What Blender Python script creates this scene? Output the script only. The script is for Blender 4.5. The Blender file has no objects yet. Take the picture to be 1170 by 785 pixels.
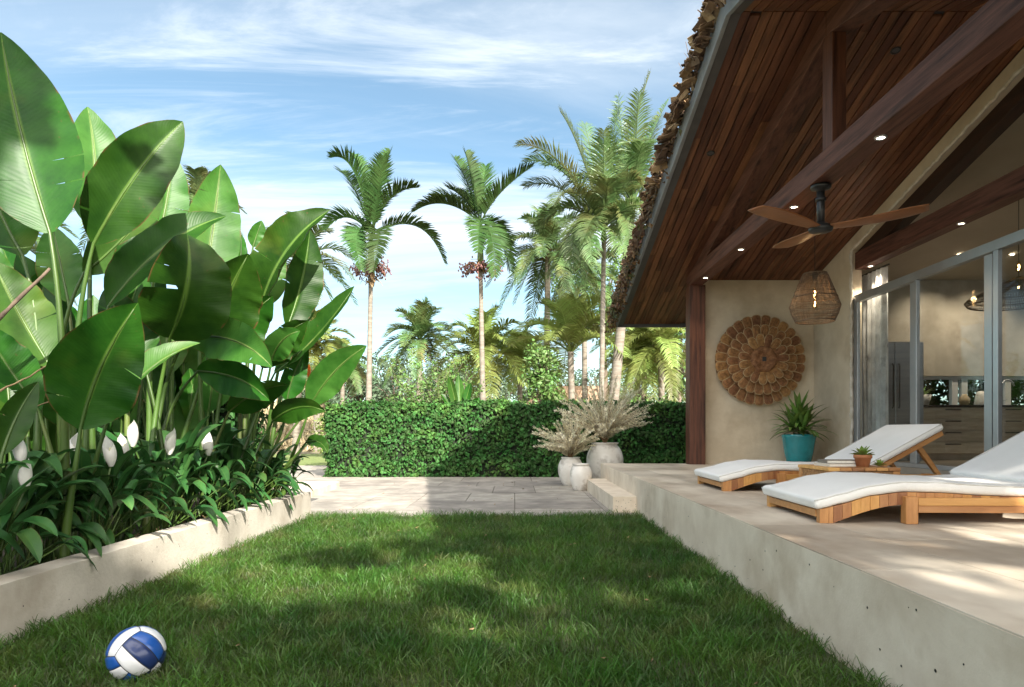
import bpy, math, random
import numpy as np
from mathutils import Vector, Matrix, noise

R = math.radians
rnd = random.Random(7)
nrs = np.random.RandomState(11)
S = bpy.context.scene
COL = S.collection

# ------------------------------------------------------------------ camera, sky, sun, exposure
F, EYE, CX, CY = 780.0, 0.9, 588.0, 492.0          # focal length in photo pixels, eye height, vanishing point
cam = bpy.data.cameras.new("camera")
cam.lens, cam.sensor_width = 24.0, 36.0
cam.shift_x, cam.shift_y = (585 - CX) / 1170, (CY - 392.5) / 1170
cam.clip_start, cam.clip_end = 0.05, 3000
camo = bpy.data.objects.new("camera", cam)
COL.objects.link(camo)
camo.location, camo.rotation_euler = (0, 0, EYE), (R(90), 0, 0)
S.camera = camo

SUN = Vector((0.71, -1.55, 1.0))                     # towards the sun, per metre of height
sun_el = math.atan2(SUN.z, math.hypot(SUN.x, SUN.y))
sun_az = math.atan2(SUN.x, SUN.y)
SKY_STRENGTH, SUN_STRENGTH, EXPOSURE = 0.078, 5.0, 1.48

CLOUD_FAR, CLOUD_FILL = 7.0, 27.0  # cloud brightness in view; added fill brightness round the unseen sun
w = bpy.data.worlds.new("World")
S.world = w
w.use_nodes = True
nt = w.node_tree
N, L = nt.nodes, nt.links
bg = N["Background"]
bg.inputs["Strength"].default_value = SKY_STRENGTH
sky = N.new("ShaderNodeTexSky")
sky.sky_type = 'NISHITA'
sky.sun_disc = False
sky.sun_elevation, sky.sun_rotation = sun_el, sun_az
sky.altitude, sky.air_density, sky.dust_density, sky.ozone_density = 50, 0.9, 0.25, 0.5
tc = N.new("ShaderNodeTexCoord")
sep = N.new("ShaderNodeSeparateXYZ")
L.new(tc.outputs["Generated"], sep.inputs[0])
def wmath(op, a, b=None, clamp=False):
    n = N.new("ShaderNodeMath"); n.operation = op; n.use_clamp = clamp
    for i, v in enumerate((a, b)):
        if v is None: continue
        if isinstance(v, (int, float)): n.inputs[i].default_value = v
        else: L.new(v, n.inputs[i])
    return n.outputs[0]
den = wmath('ADD', wmath('MAXIMUM', sep.outputs["Z"], 0.0), 0.12)
comb = N.new("ShaderNodeCombineXYZ")
L.new(wmath('DIVIDE', sep.outputs["X"], den), comb.inputs[0])
L.new(wmath('DIVIDE', sep.outputs["Y"], den), comb.inputs[1])
def wnoise(scale, detail, rough, dist, sc, rot, loc=(0, 0, 0)):
    m = N.new("ShaderNodeMapping")
    m.inputs["Scale"].default_value = sc
    m.inputs["Rotation"].default_value = (0, 0, rot)
    m.inputs["Location"].default_value = loc
    L.new(comb.outputs[0], m.inputs[0])
    n = N.new("ShaderNodeTexNoise")
    n.inputs["Scale"].default_value = scale
    n.inputs["Detail"].default_value = detail
    n.inputs["Roughness"].default_value = rough
    n.inputs["Distortion"].default_value = dist
    L.new(m.outputs[0], n.inputs["Vector"])
    return n.outputs["Fac"]
def wramp(fac, a, b):
    r = N.new("ShaderNodeMapRange"); r.interpolation_type = 'SMOOTHSTEP'
    r.inputs["From Min"].default_value, r.inputs["From Max"].default_value = a, b
    L.new(fac, r.inputs["Value"])
    return r.outputs[0]
c1 = wramp(wnoise(0.9, 9, 0.60, 0.8, (0.42, 1.0, 1), R(-24), (2.3, 0.4, 0)), 0.40, 0.64)
c2 = wramp(wnoise(0.55, 6, 0.5, 0.3, (.6, 1, 1), R(-15), (5.2, 1.7, 0)), 0.40, 0.64)
c3 = wramp(wnoise(2.2, 10, 0.64, 1.2, (0.30, 1.0, 1), R(-40), (0.9, 7.4, 0)), 0.45, 0.66)
cl = wmath('ADD', wmath('MULTIPLY', c1, wmath('ADD', wmath('MULTIPLY', c2, 0.75), 0.18)), wmath('MULTIPLY', c3, 0.42), True)
low = wramp(sep.outputs["Z"], 0.36, -0.02)           # the veil of cirrus thickens towards the horizon
cl = wmath('MULTIPLY', cl, wmath('ADD', wmath('MULTIPLY', wramp(sep.outputs["Z"], 0.10, 0.40), 0.72), 0.28))
cl = wmath('ADD', wmath('MULTIPLY', cl, 0.95), wmath('ADD', wmath('MULTIPLY', low, 0.12), 0.05), True)
# cirrus denser and far brighter on the unseen sun side, added to fill shade
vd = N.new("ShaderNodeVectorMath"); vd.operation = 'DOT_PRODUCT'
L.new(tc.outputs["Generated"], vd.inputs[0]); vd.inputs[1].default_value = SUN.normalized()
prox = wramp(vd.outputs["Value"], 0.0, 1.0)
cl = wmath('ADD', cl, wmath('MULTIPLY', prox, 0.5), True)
mix = N.new("ShaderNodeMix"); mix.data_type = 'RGBA'
L.new(cl, mix.inputs["Factor"])
grade = N.new("ShaderNodeVectorMath"); grade.operation = 'MULTIPLY'
L.new(sky.outputs[0], grade.inputs[0]); grade.inputs[1].default_value = (0.86, 1.05, 1.0)
L.new(grade.outputs[0], mix.inputs["A"])
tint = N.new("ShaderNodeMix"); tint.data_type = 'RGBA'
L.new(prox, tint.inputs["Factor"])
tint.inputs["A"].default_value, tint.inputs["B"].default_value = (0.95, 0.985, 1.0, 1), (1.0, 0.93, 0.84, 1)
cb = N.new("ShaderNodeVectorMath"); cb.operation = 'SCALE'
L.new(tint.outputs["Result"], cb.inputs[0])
L.new(wmath('ADD', wmath('MULTIPLY', prox, CLOUD_FILL - CLOUD_FAR), CLOUD_FAR), cb.inputs["Scale"])
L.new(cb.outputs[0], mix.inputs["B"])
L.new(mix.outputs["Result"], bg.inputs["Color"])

sl = bpy.data.lights.new("sun", 'SUN')
sl.energy, sl.angle, sl.color = SUN_STRENGTH, R(0.5), (1.0, 0.93, 0.82)
so = bpy.data.objects.new("sun", sl)
COL.objects.link(so)
so.rotation_euler = SUN.to_track_quat('Z', 'Y').to_euler()
so.location = (8, -16, 12)

S.view_settings.view_transform = 'Standard'
S.view_settings.look = 'None'
S.view_settings.gamma = 1.0
S.view_settings.use_curve_mapping = False
S.view_settings.exposure = EXPOSURE
S.render.engine = 'CYCLES'
S.cycles.use_denoising = True
S.cycles.max_bounces = 8
S.cycles.diffuse_bounces = 4
S.cycles.glossy_bounces = 3
S.cycles.transmission_bounces = 5
S.cycles.transparent_max_bounces = 12
S.cycles.sample_clamp_indirect = 6.0
S.cycles.caustics_reflective = S.cycles.caustics_refractive = False

# ------------------------------------------------------------------ helpers
def at(x, y, Y):
    """the point at distance Y that a pixel of the photo looks at"""
    return Vector(((x - CX) / F * Y, Y, EYE + (CY - y) / F * Y))

def srgb(r, g, b):
    f = lambda c: (c / 255 / 12.92) if c / 255 <= .04045 else ((c / 255 + .055) / 1.055) ** 2.4
    return (f(r), f(g), f(b), 1)

def material(name, c1, c2=None, scale=6.0, rough=0.6, bump=0.0, bscale=60.0, stretch=(1, 1, 1), metallic=0.0,
             trans=0.0, var=0.0, detail=5, contrast=(0.35, 0.65), spec=0.5, coat=0.0, third=None, third_scale=1.5,
             third_range=(0.5, 0.7), hue=0.0, rough2=None):
    m = bpy.data.materials.new(name)
    m.use_nodes = True
    t = m.node_tree; n, l = t.nodes, t.links
    p = n["Principled BSDF"]; out = n["Material Output"]
    p.inputs["Roughness"].default_value = rough
    p.inputs["Metallic"].default_value = metallic
    p.inputs["Specular IOR Level"].default_value = spec
    p.inputs["Coat Weight"].default_value = coat
    c1 = tuple(c1[:3]) + (1,)
    c2 = tuple((c2 or c1)[:3]) + (1,)
    tcn = n.new("ShaderNodeTexCoord"); mp = n.new("ShaderNodeMapping")
    mp.inputs["Scale"].default_value = stretch
    l.new(tcn.outputs["Object"], mp.inputs[0])
    def noise(sc, det=detail, rg=0.6):
        q = n.new("ShaderNodeTexNoise")
        q.inputs["Scale"].default_value = sc; q.inputs["Detail"].default_value = det; q.inputs["Roughness"].default_value = rg
        l.new(mp.outputs[0], q.inputs["Vector"])
        return q.outputs["Fac"]
    def rng(f, a, b, lo=0, hi=1):
        q = n.new("ShaderNodeMapRange")
        q.inputs["From Min"].default_value = a; q.inputs["From Max"].default_value = b
        q.inputs["To Min"].default_value = lo; q.inputs["To Max"].default_value = hi
        l.new(f, q.inputs["Value"])
        return q.outputs[0]
    mx = n.new("ShaderNodeMix"); mx.data_type = 'RGBA'
    nz = noise(scale)
    l.new(rng(nz, *contrast), mx.inputs["Factor"])
    mx.inputs["A"].default_value, mx.inputs["B"].default_value = c1, c2
    colour = mx.outputs["Result"]
    if third is not None:
        m2 = n.new("ShaderNodeMix"); m2.data_type = 'RGBA'
        l.new(rng(noise(third_scale, 4), *third_range), m2.inputs["Factor"])
        l.new(colour, m2.inputs["A"]); m2.inputs["B"].default_value = tuple(third[:3]) + (1,)
        colour = m2.outputs["Result"]
    if var or hue:
        a = n.new("ShaderNodeAttribute"); a.attribute_name = "var"
        hs = n.new("ShaderNodeHueSaturation")
        l.new(rng(a.outputs["Fac"], 0, 1, 1 - var, 1 + var), hs.inputs["Value"])
        if hue:
            l.new(rng(a.outputs["Fac"], 0, 1, 0.5 - hue, 0.5 + hue), hs.inputs["Hue"])
        l.new(colour, hs.inputs["Color"])
        colour = hs.outputs["Color"]
    l.new(colour, p.inputs["Base Color"])
    if rough2 is not None:
        l.new(rng(nz, 0.3, 0.7, rough, rough2), p.inputs["Roughness"])
    if bump:
        b = n.new("ShaderNodeBump"); b.inputs["Strength"].default_value = bump; b.inputs["Distance"].default_value = 0.01
        l.new(noise(bscale, 6), b.inputs["Height"])
        l.new(b.outputs[0], p.inputs["Normal"])
    if trans:
        tr = n.new("ShaderNodeBsdfTranslucent"); ms = n.new("ShaderNodeMixShader")
        hs2 = n.new("ShaderNodeHueSaturation"); hs2.inputs["Hue"].default_value = 0.475; hs2.inputs["Value"].default_value = 1.5
        l.new(colour, hs2.inputs["Color"]); l.new(hs2.outputs[0], tr.inputs["Color"])
        ms.inputs[0].default_value = trans
        l.new(p.outputs[0], ms.inputs[1]); l.new(tr.outputs[0], ms.inputs[2]); l.new(ms.outputs[0], out.inputs["Surface"])
    return m

def root_of(o):
    while o.parent: o = o.parent
    return o

class MB:
    """collects vertices and faces of ONE mesh, in world coordinates"""
    def __init__(s):
        s.v, s.f, s.m, s.var, s.lc = [], [], [], [], []
    def add(s, verts, faces, mat=0, var=None, lc=None):
        o = len(s.v)
        s.v.extend(tuple(p) for p in verts)
        s.f.extend(tuple(i + o for i in f) for f in faces)
        s.m.extend([mat] * len(faces))
        if var is None: var = 0.5
        s.var.extend([var] * len(verts) if isinstance(var, (int, float)) else var)
        s.lc.extend(lc if lc is not None else [(1, 0, 0)] * len(verts))
    def box(s, x0, x1, y0, y1, z0, z1, mat=0, var=None, M=None):
        v = [Vector((x, y, z)) for z in (z0, z1) for x, y in ((x0, y0), (x1, y0), (x1, y1), (x0, y1))]
        if M is not None: v = [M @ p for p in v]
        s.add(v, [(0, 3, 2, 1), (4, 5, 6, 7), (0, 1, 5, 4), (1, 2, 6, 5), (2, 3, 7, 6), (3, 0, 4, 7)], mat, var)
    def tube(s, pts, rad, n=8, mat=0, var=None, caps=True):
        pts = [Vector(p) for p in pts]
        if isinstance(rad, (int, float)): rad = [rad] * len(pts)
        rings, up = [], None
        for i, p in enumerate(pts):
            t = (pts[min(i + 1, len(pts) - 1)] - pts[max(i - 1, 0)]).normalized()
            if up is None:
                up = Vector((1, 0, 0)) if abs(t.x) < .8 else Vector((0, 1, 0))
            a = (up - t * up.dot(t)).normalized(); b = t.cross(a); up = a
            rings.append([p + (a * math.cos(2 * math.pi * k / n) + b * math.sin(2 * math.pi * k / n)) * rad[i] for k in range(n)])
        s.rings(rings, mat, var, caps)
    def rings(s, rings, mat=0, var=None, caps=True):
        n = len(rings[0]); v = [p for r in rings for p in r]
        f = [(i * n + k, i * n + (k + 1) % n, (i + 1) * n + (k + 1) % n, (i + 1) * n + k) for i in range(len(rings) - 1) for k in range(n)]
        if caps:
            f.append(tuple(range(n - 1, -1, -1))); f.append(tuple((len(rings) - 1) * n + k for k in range(n)))
        s.add(v, f, mat, var)
    def lathe(s, c, prof, n=32, mat=0, var=None, axis='z', caps=False):
        c = Vector(c); rings = []
        for r, h in prof:
            rg = []
            for k in range(n):
                a = 2 * math.pi * k / n; x, y = r * math.cos(a), r * math.sin(a)
                rg.append(c + (Vector((x, y, h)) if axis == 'z' else Vector((x, -h, y)) if axis == 'y' else Vector((h, x, y))))
            rings.append(rg)
        s.rings(rings, mat, var, caps)
    def extrude(s, pts, a, b, axis='y', mat=0, var=None):
        """a closed outline, extruded: axis y takes (x,z), axis x takes (y,z), axis z takes (x,y)"""
        mk = {'y': lambda p, h: (p[0], h, p[1]), 'x': lambda p, h: (h, p[0], p[1]), 'z': lambda p, h: (p[0], p[1], h)}[axis]
        n = len(pts)
        v = [mk(p, a) for p in pts] + [mk(p, b) for p in pts]
        f = [tuple(range(n - 1, -1, -1)), tuple(range(n, 2 * n))] + [(k, (k + 1) % n, n + (k + 1) % n, n + k) for k in range(n)]
        s.add(v, f, mat, var)
    def arr(s, V, Fq, var=None, mat=0):
        """numpy: V (k,n,3) copies of an n-vertex piece, Fq its faces, var (k,)"""
        k, n = V.shape[:2]; o = len(s.v)
        s.v.extend(map(tuple, V.reshape(-1, 3).tolist()))
        for q in Fq:
            idx = (np.arange(k)[:, None] * n + np.array(q)[None] + o).tolist()
            s.f.extend(map(tuple, idx)); s.m.extend([mat] * k)
        s.var.extend(np.repeat(var if var is not None else np.full(k, .5), n).tolist())
        s.lc.extend([(1, 0, 0)] * (k * n))
    def build(s, name, mats, parent=None, smooth=False, bevel=0.0, fix=True):
        me = bpy.data.meshes.new(name)
        org = Vector((0, 0, 0))
        if parent is not None: org = root_of(parent).location
        vs = s.v if org.length == 0 else [(p[0] - org.x, p[1] - org.y, p[2] - org.z) for p in s.v]
        me.from_pydata(vs, [], s.f)
        for m in (mats if isinstance(mats, (list, tuple)) else [mats]): me.materials.append(m)
        me.polygons.foreach_set("material_index", s.m)
        a = me.attributes.new("var", 'FLOAT', 'POINT'); a.data.foreach_set("value", s.var)
        if any(q != (1, 0, 0) for q in s.lc[:3] + s.lc[-3:]):
            a = me.attributes.new("lc", 'FLOAT_VECTOR', 'POINT'); a.data.foreach_set("vector", [c for q in s.lc for c in q])
        if fix and len(s.f) < 20000:
            import bmesh
            bm = bmesh.new(); bm.from_mesh(me); bmesh.ops.recalc_face_normals(bm, faces=bm.faces); bm.to_mesh(me); bm.free()
        if smooth: me.polygons.foreach_set("use_smooth", [True] * len(me.polygons))
        me.update()
        o = bpy.data.objects.new(name, me); COL.objects.link(o)
        if parent is not None: o.parent = parent
        if bevel:
            b = o.modifiers.new("bevel", 'BEVEL'); b.width = bevel; b.segments = 2; b.limit_method = 'ANGLE'; b.angle_limit = R(35)
        return o

def tag(o, label=None, cat=None, group=None, kind=None):
    for k, v in (("label", label), ("category", cat), ("group", group), ("kind", kind)):
        if v: o[k] = v
    return o

def thing(name, label, cat, loc=(0, 0, 0), group=None):
    o = bpy.data.objects.new(name, None); COL.objects.link(o)
    o.location = loc; o.empty_display_size = .1
    return tag(o, label, cat, group)

def copy_tree(o, parent=None):
    c = o.copy(); COL.objects.link(c); c.parent = parent
    for ch in list(o.children): copy_tree(ch, c)
    return c

def bez(a, b, c, t): return a * (1 - t) ** 2 + b * 2 * t * (1 - t) + c * t * t

def scatter_leaves(mb, P, NRM, size, spread=0.8, aspect=0.55, fold=0.18, mat=0, var=None, down=0.0):
    """leaf-shaped faces (two folded quads each) at points P (k,3) facing roughly NRM"""
    k = len(P)
    nn = NRM + nrs.normal(0, spread, (k, 3)); nn /= np.linalg.norm(nn, axis=1, keepdims=True) + 1e-9
    d = nrs.normal(0, 1, (k, 3)); d[:, 2] -= down
    d -= nn * (d * nn).sum(1, keepdims=True); d /= np.linalg.norm(d, axis=1, keepdims=True) + 1e-9
    sd = np.cross(nn, d)
    Ls = size * nrs.uniform(.65, 1.3, (k, 1)); W = Ls * aspect
    tip = P + d * Ls - nn * Ls * .12
    m1 = P + d * Ls * .45 + nn * Ls * .03
    l1 = P + d * Ls * .38 + sd * W * .5 - nn * Ls * fold
    r1 = P + d * Ls * .38 - sd * W * .5 - nn * Ls * fold
    V = np.stack([P, r1, tip, l1, m1], 1)
    mb.arr(V, [(0, 1, 2, 4), (0, 4, 2, 3)], nrs.uniform(0, 1, k) if var is None else var, mat)

def stone_mesh(mb, slabs, z0, z1, mat=0):
    for x0, x1, y0, y1 in slabs:
        mb.box(x0, x1, y0, y1, z0, z1, mat, rnd.random())
# ------------------------------------------------------------------ materials of the setting
def wood(name, c1, c2, stretch, rough=.5, var=.35, scale=9, bump=.25, hue=.012, spec=.4, third=None, coat=0.0):
    return material(name, c1, c2, scale, rough, bump, 14, stretch, var=var, hue=hue, spec=spec, third=third, coat=coat,
                    third_scale=2.5, contrast=(.3, .7))
M_BOARD = wood("ceiling_wood", (.108, .043, .023), (.225, .094, .050), (7, .5, .7), .45, .38, 3.2, third=(.045, .018, .010), hue=.008, spec=.25)
M_BEAM = wood("beam_wood", (.082, .034, .025), (.170, .076, .054), (9, .6, 9), .55, .1, 3.4, third=(.042, .020, .015), spec=.18)
M_POST = wood("post_wood", (.065, .023, .014), (.150, .056, .031), (9, 9, .6), .5, .1, 3.4, third=(.032, .010, .006))
M_DARK = wood("dark_wood", (.020, .009, .006), (.045, .018, .010), (5, .5, 5), .5, .1, 3.0)
M_PLASTER = material("tan_plaster", (.54, .455, .335), (.66, .575, .445), 2.2, .85, .35, 9, var=0, third=(.42, .335, .23), third_scale=1.4, third_range=(.48, .74))
M_EDGE = material("worn_plaster_edge", (.50, .45, .37), (.66, .62, .55), 14, .9, .6, 40)
M_CONC = material("cast_concrete", (.59, .495, .385), (.75, .66, .535), 3.2, .8, .16, 60, third=(.47, .375, .27), third_scale=2.1, third_range=(.50, .74), contrast=(.3, .7), var=.05)
M_STONE = material("terrace_stone", (.47, .405, .32), (.62, .55, .45), 3.4, .42, .15, 50, stretch=(1, .55, 1), third=(.33, .26, .195), third_scale=1.9, third_range=(.44, .66), var=.12, rough2=.7)
M_PAVE = material("patio_stone", (.235, .212, .185), (.37, .338, .295), 4.5, .75, .35, 45, var=.16, third=(.19, .17, .15), third_scale=1.6, third_range=(.47, .66), hue=.01)
M_JOINT = material("joint_sand", (.11, .095, .075), (.17, .15, .12), 30, .95)
M_ALU = material("brushed_aluminium", (.42, .44, .47), (.47, .49, .52), 5, .38, metallic=.85)
M_FASCIA = material("grey_fascia_paint", (.20, .215, .24), (.25, .27, .295), 5, .5, .1, 30)
M_SOFFIT = material("dark_grey_trim", (.055, .055, .06), (.075, .075, .08), 6, .5)
M_SHAKE = material("weathered_shakes", (.085, .045, .025), (.26, .165, .095), 7, .8, .4, 30, var=.6, hue=.012, third=(.36, .28, .20), third_scale=5, third_range=(.55, .72))
M_BLACK = material("black_metal", (.012, .012, .013), (.02, .02, .02), 8, .4)
M_SOIL = material("dark_soil", (.012, .009, .007), (.045, .032, .022), 30, .95, .8, 40)

def emission(name, col, st):
    m = bpy.data.materials.new(name); m.use_nodes = True
    p = m.node_tree.nodes["Principled BSDF"]
    p.inputs["Base Color"].default_value = (.8, .8, .8, 1)
    p.inputs["Emission Color"].default_value = tuple(col) + (1,)
    p.inputs["Emission Strength"].default_value = st
    return m
M_LAMP = emission("lit_lamp", (1.0, .84, .62), 9)
M_BULB = emission("lit_filament", (1.0, .62, .26), 14)

def glass(name, tint=(.9, .93, .93), f0=.08):
    m = bpy.data.materials.new(name); m.use_nodes = True
    t = m.node_tree; n, l = t.nodes, t.links
    tr = n.new("ShaderNodeBsdfTransparent"); tr.inputs[0].default_value = tint + (1,)
    gl = n.new("ShaderNodeBsdfGlossy"); gl.inputs["Roughness"].default_value = .02
    lw = n.new("ShaderNodeLayerWeight"); lw.inputs[0].default_value = .5
    pw = n.new("ShaderNodeMath"); pw.operation = 'POWER'; pw.inputs[1].default_value = 5; l.new(lw.outputs["Facing"], pw.inputs[0])
    ad = n.new("ShaderNodeMath"); ad.operation = 'MULTIPLY_ADD'; ad.inputs[1].default_value = .6; ad.inputs[2].default_value = .02; l.new(pw.outputs[0], ad.inputs[0])
    ms = n.new("ShaderNodeMixShader")
    l.new(ad.outputs[0], ms.inputs[0]); l.new(tr.outputs[0], ms.inputs[1]); l.new(gl.outputs[0], ms.inputs[2])
    l.new(ms.outputs[0], n["Material Output"].inputs["Surface"])
    return m
M_GLASS = glass("door_glass")

# ------------------------------------------------------------------ ground, lawn, paving
M_GROUND = material("dry_ground", (.16, .13, .075), (.24, .20, .12), .6, .95, .5, 6, third=(.10, .13, .04), third_scale=.12, third_range=(.5, .62))
M_TURF = material("turf_soil", (.034, .060, .014), (.075, .080, .032), 9, .95, .6, 60)
mb = MB(); mb.add([(-900, -300, -.012), (900, -300, -.012), (900, 1500, -.012), (-900, 1500, -.012)], [(0, 1, 2, 3)])
tag(mb.build("ground", M_GROUND), kind="structure")
mb = MB(); mb.add([(-2.15, -8, 0), (1.5, -8, 0), (1.5, 7.16, 0), (-2.15, 7.16, 0)], [(0, 1, 2, 3)])
tag(mb.build("lawn", M_TURF), kind="structure")

PX0, PX1, PY0, PY1 = -2.16, 1.34, 7.17, 13.1
mb = MB(); mb.box(-5.6, PX1, PY0, PY1, -.06, -.003)
tag(mb.build("patio_base", M_JOINT), kind="structure")
mb = MB()
slabs = []
y = PY0
rows = [.62, .78, 1.16, 1.22, 1.1, 1.05]
for ri, h in enumerate(rows):
    x = PX1 - .34
    slabs.append((x + .005, PX1, y + .004, min(y + h, PY1) - .004))
    first = True
    while x > -5.6:
        wd = rnd.choice([.62, .9, 1.25]) if not first else rnd.choice([.7, 1.0])
        first = False
        x0 = max(x - wd, -5.6)
        slabs.append((x0 + .005, x - .003, y + .004, min(y + h, PY1) - .004))
        x = x0
    y += h
for s4 in slabs: mb.box(*s4, -.05, .012 + rnd.uniform(-.003, .003), 0, rnd.random())
tag(mb.build("patio_paving", M_PAVE, bevel=.004), kind="structure")
# raised path slab beyond the planter, and the drive past the hedge
mb = MB(); mb.box(-7.5, -2.72, 8.6, 10.6, -.05, .11)
tag(mb.build("raised_path", M_CONC, bevel=.01), kind="structure")
mb = MB(); mb.box(-9.5, -3.75, 10.62, 17.5, -.05, .006)
tag(mb.build("path", M_PAVE), kind="structure")
mb = MB(); mb.box(-16, -3.4, 17.52, 26, -.05, .012)
tag(mb.build("verge", material("mown_verge", (.10, .15, .03), (.17, .20, .06), 7, .95, .6, 50)), kind="structure")

# ------------------------------------------------------------------ terrace and step
ZD = .39
def xdeck(Y): return 1.26 + .09 * (Y - 1.7) / 9.0     # edge of the terrace
YB, YF = -2.0, 10.7
mb = MB()
mb.add([(xdeck(YB), YB, -.3), (12, YB, -.3), (12, YF, -.3), (xdeck(YF), YF, -.3),
        (xdeck(YB), YB, ZD - .006), (12, YB, ZD - .006), (12, YF, ZD - .006), (xdeck(YF), YF, ZD - .006)],
       [(0, 3, 2, 1), (4, 5, 6, 7), (0, 1, 5, 4), (1, 2, 6, 5), (2, 3, 7, 6), (3, 0, 4, 7)])
for y0 in (1.55, 4.0, 6.45, 8.9):                     # pour joints, a shallow raised lip
    pass
hole = random.Random(5)
for i in range(36):                                    # blow holes of the formwork
    Y = hole.uniform(1.9, 7); z = hole.uniform(.04, ZD - .05); r = hole.uniform(.002, .006)
    mb.lathe((xdeck(Y) - .0015, Y, z), [(0.0005, 0), (r, 0), (r * .8, .001), (.0005, .001)], 8, 1, axis='x')
tag(mb.build("terrace", [M_CONC, M_BLACK]), kind="structure")
mb = MB()
edge, y = .36, YB
while y < YF:                                          # edge stones
    y1 = min(y + rnd.choice([.9, 1.2]), YF)
    a, b = xdeck(y), xdeck(y1)
    V = [(a + .002, y + .001, ZD - .034), (1.7175, y + .001, ZD - .034), (1.7175, y1 - .001, ZD - .034), (b + .002, y1 - .001, ZD - .034)]
    V += [(p[0], p[1], ZD) for p in V]
    mb.add(V, [(0, 3, 2, 1), (4, 5, 6, 7), (0, 1, 5, 4), (1, 2, 6, 5), (2, 3, 7, 6), (3, 0, 4, 7)], 0, rnd.random())
    y = y1
x = 1.72
for wd in (.6, .9, .6, .9, .6, .9, .6, .9, .6):
    y = YB
    while y < 10.48:
        y1 = min(y + rnd.choice([.8, 1.2, 1.6]), 10.49)
        mb.box(x + .0015, x + wd - .0015, y + .0015, y1 - .0015, ZD - .03, ZD - .0005, 0, rnd.random())
        y = y1
    x += wd
tag(mb.build("terrace_paving", M_STONE, bevel=.002), kind="structure")
mb = MB(); mb.box(1.065, 1.36, 7.39, 10.2, -.05, .185)
for i in range(16):
    mb.lathe((hole.uniform(1.09, 1.32), 7.3885, hole.uniform(.02, .15)), [(.0005, 0), (.004, 0), (.003, .001), (.0005, .001)], 6, 1, axis='y')
tag(mb.build("terrace_step", [M_CONC, M_BLACK], bevel=.008), kind="structure")

# ------------------------------------------------------------------ planter
mb = MB()
mb.extrude([(-2.24, -.05), (-2.12, -.05), (-2.122, .262), (-2.24, .27)], -1.5, 7.1, 'y')
mb.box(-4.6, -2.2405, 6.99, 7.1, -.05, .262)
for i in range(14):
    mb.lathe((-2.1195, hole.uniform(2.9, 6.8), hole.uniform(.05, .22)), [(.0005, 0), (.004, 0), (.003, .001), (.0005, .001)], 6, 1, axis='x')
M_PLANT = material("planter_concrete", (.40, .365, .31), (.55, .51, .44), 3.0, .85, .4, 50, third=(.31, .26, .20), third_scale=1.7, third_range=(.52, .74))
pl = mb.build("planter_wall", [M_PLANT, M_BLACK], bevel=.008)
tag(pl, "low pale concrete planter wall along the lawn with leaf shadows on it", "planter wall")
mb = MB()
g = 26
V, Fc = [], []
for i in range(g):
    for j in range(g * 2):
        X = -4.7 + 2.475 * i / (g - 1); Y = -1.2 + 8.18 * j / (g * 2 - 1)
        V.append((X, Y, .17 + .035 * noise.noise(Vector((X * 3, Y * 3, 0))) + .012 * noise.noise(Vector((X * 12, Y * 12, 3)))))
for i in range(g - 1):
    for j in range(g * 2 - 1):
        a = i * g * 2 + j; Fc.append((a, a + g * 2, a + g * 2 + 1, a + 1))
mb.add(V, Fc)
tag(mb.build("soil", M_SOIL, smooth=True), kind="structure")

# ------------------------------------------------------------------ grass blades on the lawn
def grass(name, n, xr, yr, hmin, hmax, wd, mat, dens=None):
    X = nrs.uniform(*xr, n); Y = nrs.uniform(*yr, n)
    if dens is not None:
        k = nrs.uniform(0, 1, n) < dens(X, Y); X, Y = X[k], Y[k]
    n = len(X)
    clump = np.array([noise.noise(Vector((x * 3.1, y * 3.1, 0))) for x, y in zip(X, Y)])
    fine = np.array([noise.noise(Vector((x * 11, y * 11, 4))) for x, y in zip(X, Y)])
    h = nrs.uniform(hmin, hmax, n) * (1 + .6 * clump + .5 * fine)
    a = nrs.uniform(0, 2 * np.pi, n); ln = nrs.uniform(.25, 1.35, n) * h
    dx, dy = np.cos(a) * ln, np.sin(a) * ln
    b = nrs.uniform(0, 2 * np.pi, n); wx, wy = np.cos(b) * wd * nrs.uniform(.6, 1.4, n), np.sin(b) * wd * nrs.uniform(.6, 1.4, n)
    z0 = np.zeros(n)
    P = lambda t, s, zz, k: np.stack([X + dx * t + wx * s * k, Y + dy * t + wy * s * k, zz], 1)
    V = np.stack([P(0, -1, z0 - .005, .8), P(0, 1, z0 - .005, .8), P(.3, 1, h * .55, 1), P(.3, -1, h * .55, 1),
                  P(.68, 1, h * .86, .7), P(.68, -1, h * .86, .7), P(1, 0, h * .93, 0)], 1)
    mb = MB()
    var = np.clip(.5 + .3 * clump + .25 * fine + nrs.normal(0, .2, n), 0, 1)
    mb.arr(V, [(0, 1, 2, 3), (3, 2, 4, 5), (5, 4, 6)], var)
    return mb.build(name, mat, fix=False)
M_GRASS = material("grass_blades", (.026, .080, .009), (.074, .150, .021), 1.6, .5, var=.6, trans=.42, hue=.025, third=(.15, .16, .055), third_scale=4.2, third_range=(.52, .78))
tag(grass("grass", 185000, (-2.13, 1.36), (1.9, 7.2), .020, .078, .0018, M_GRASS, lambda x, y: np.where(x < xdeck(y) + .01, np.clip(1.35 - y * .12, .5, 1), 0) * np.array([.55 + .45 * min(1, max(0, .6 + 1.6 * noise.noise(Vector((a * 1.7, b * 1.7, 8))))) for a, b in zip(x, y)])),
    "green lawn grass filling the ground between planter and terrace", "grass", kind="stuff")

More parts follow.
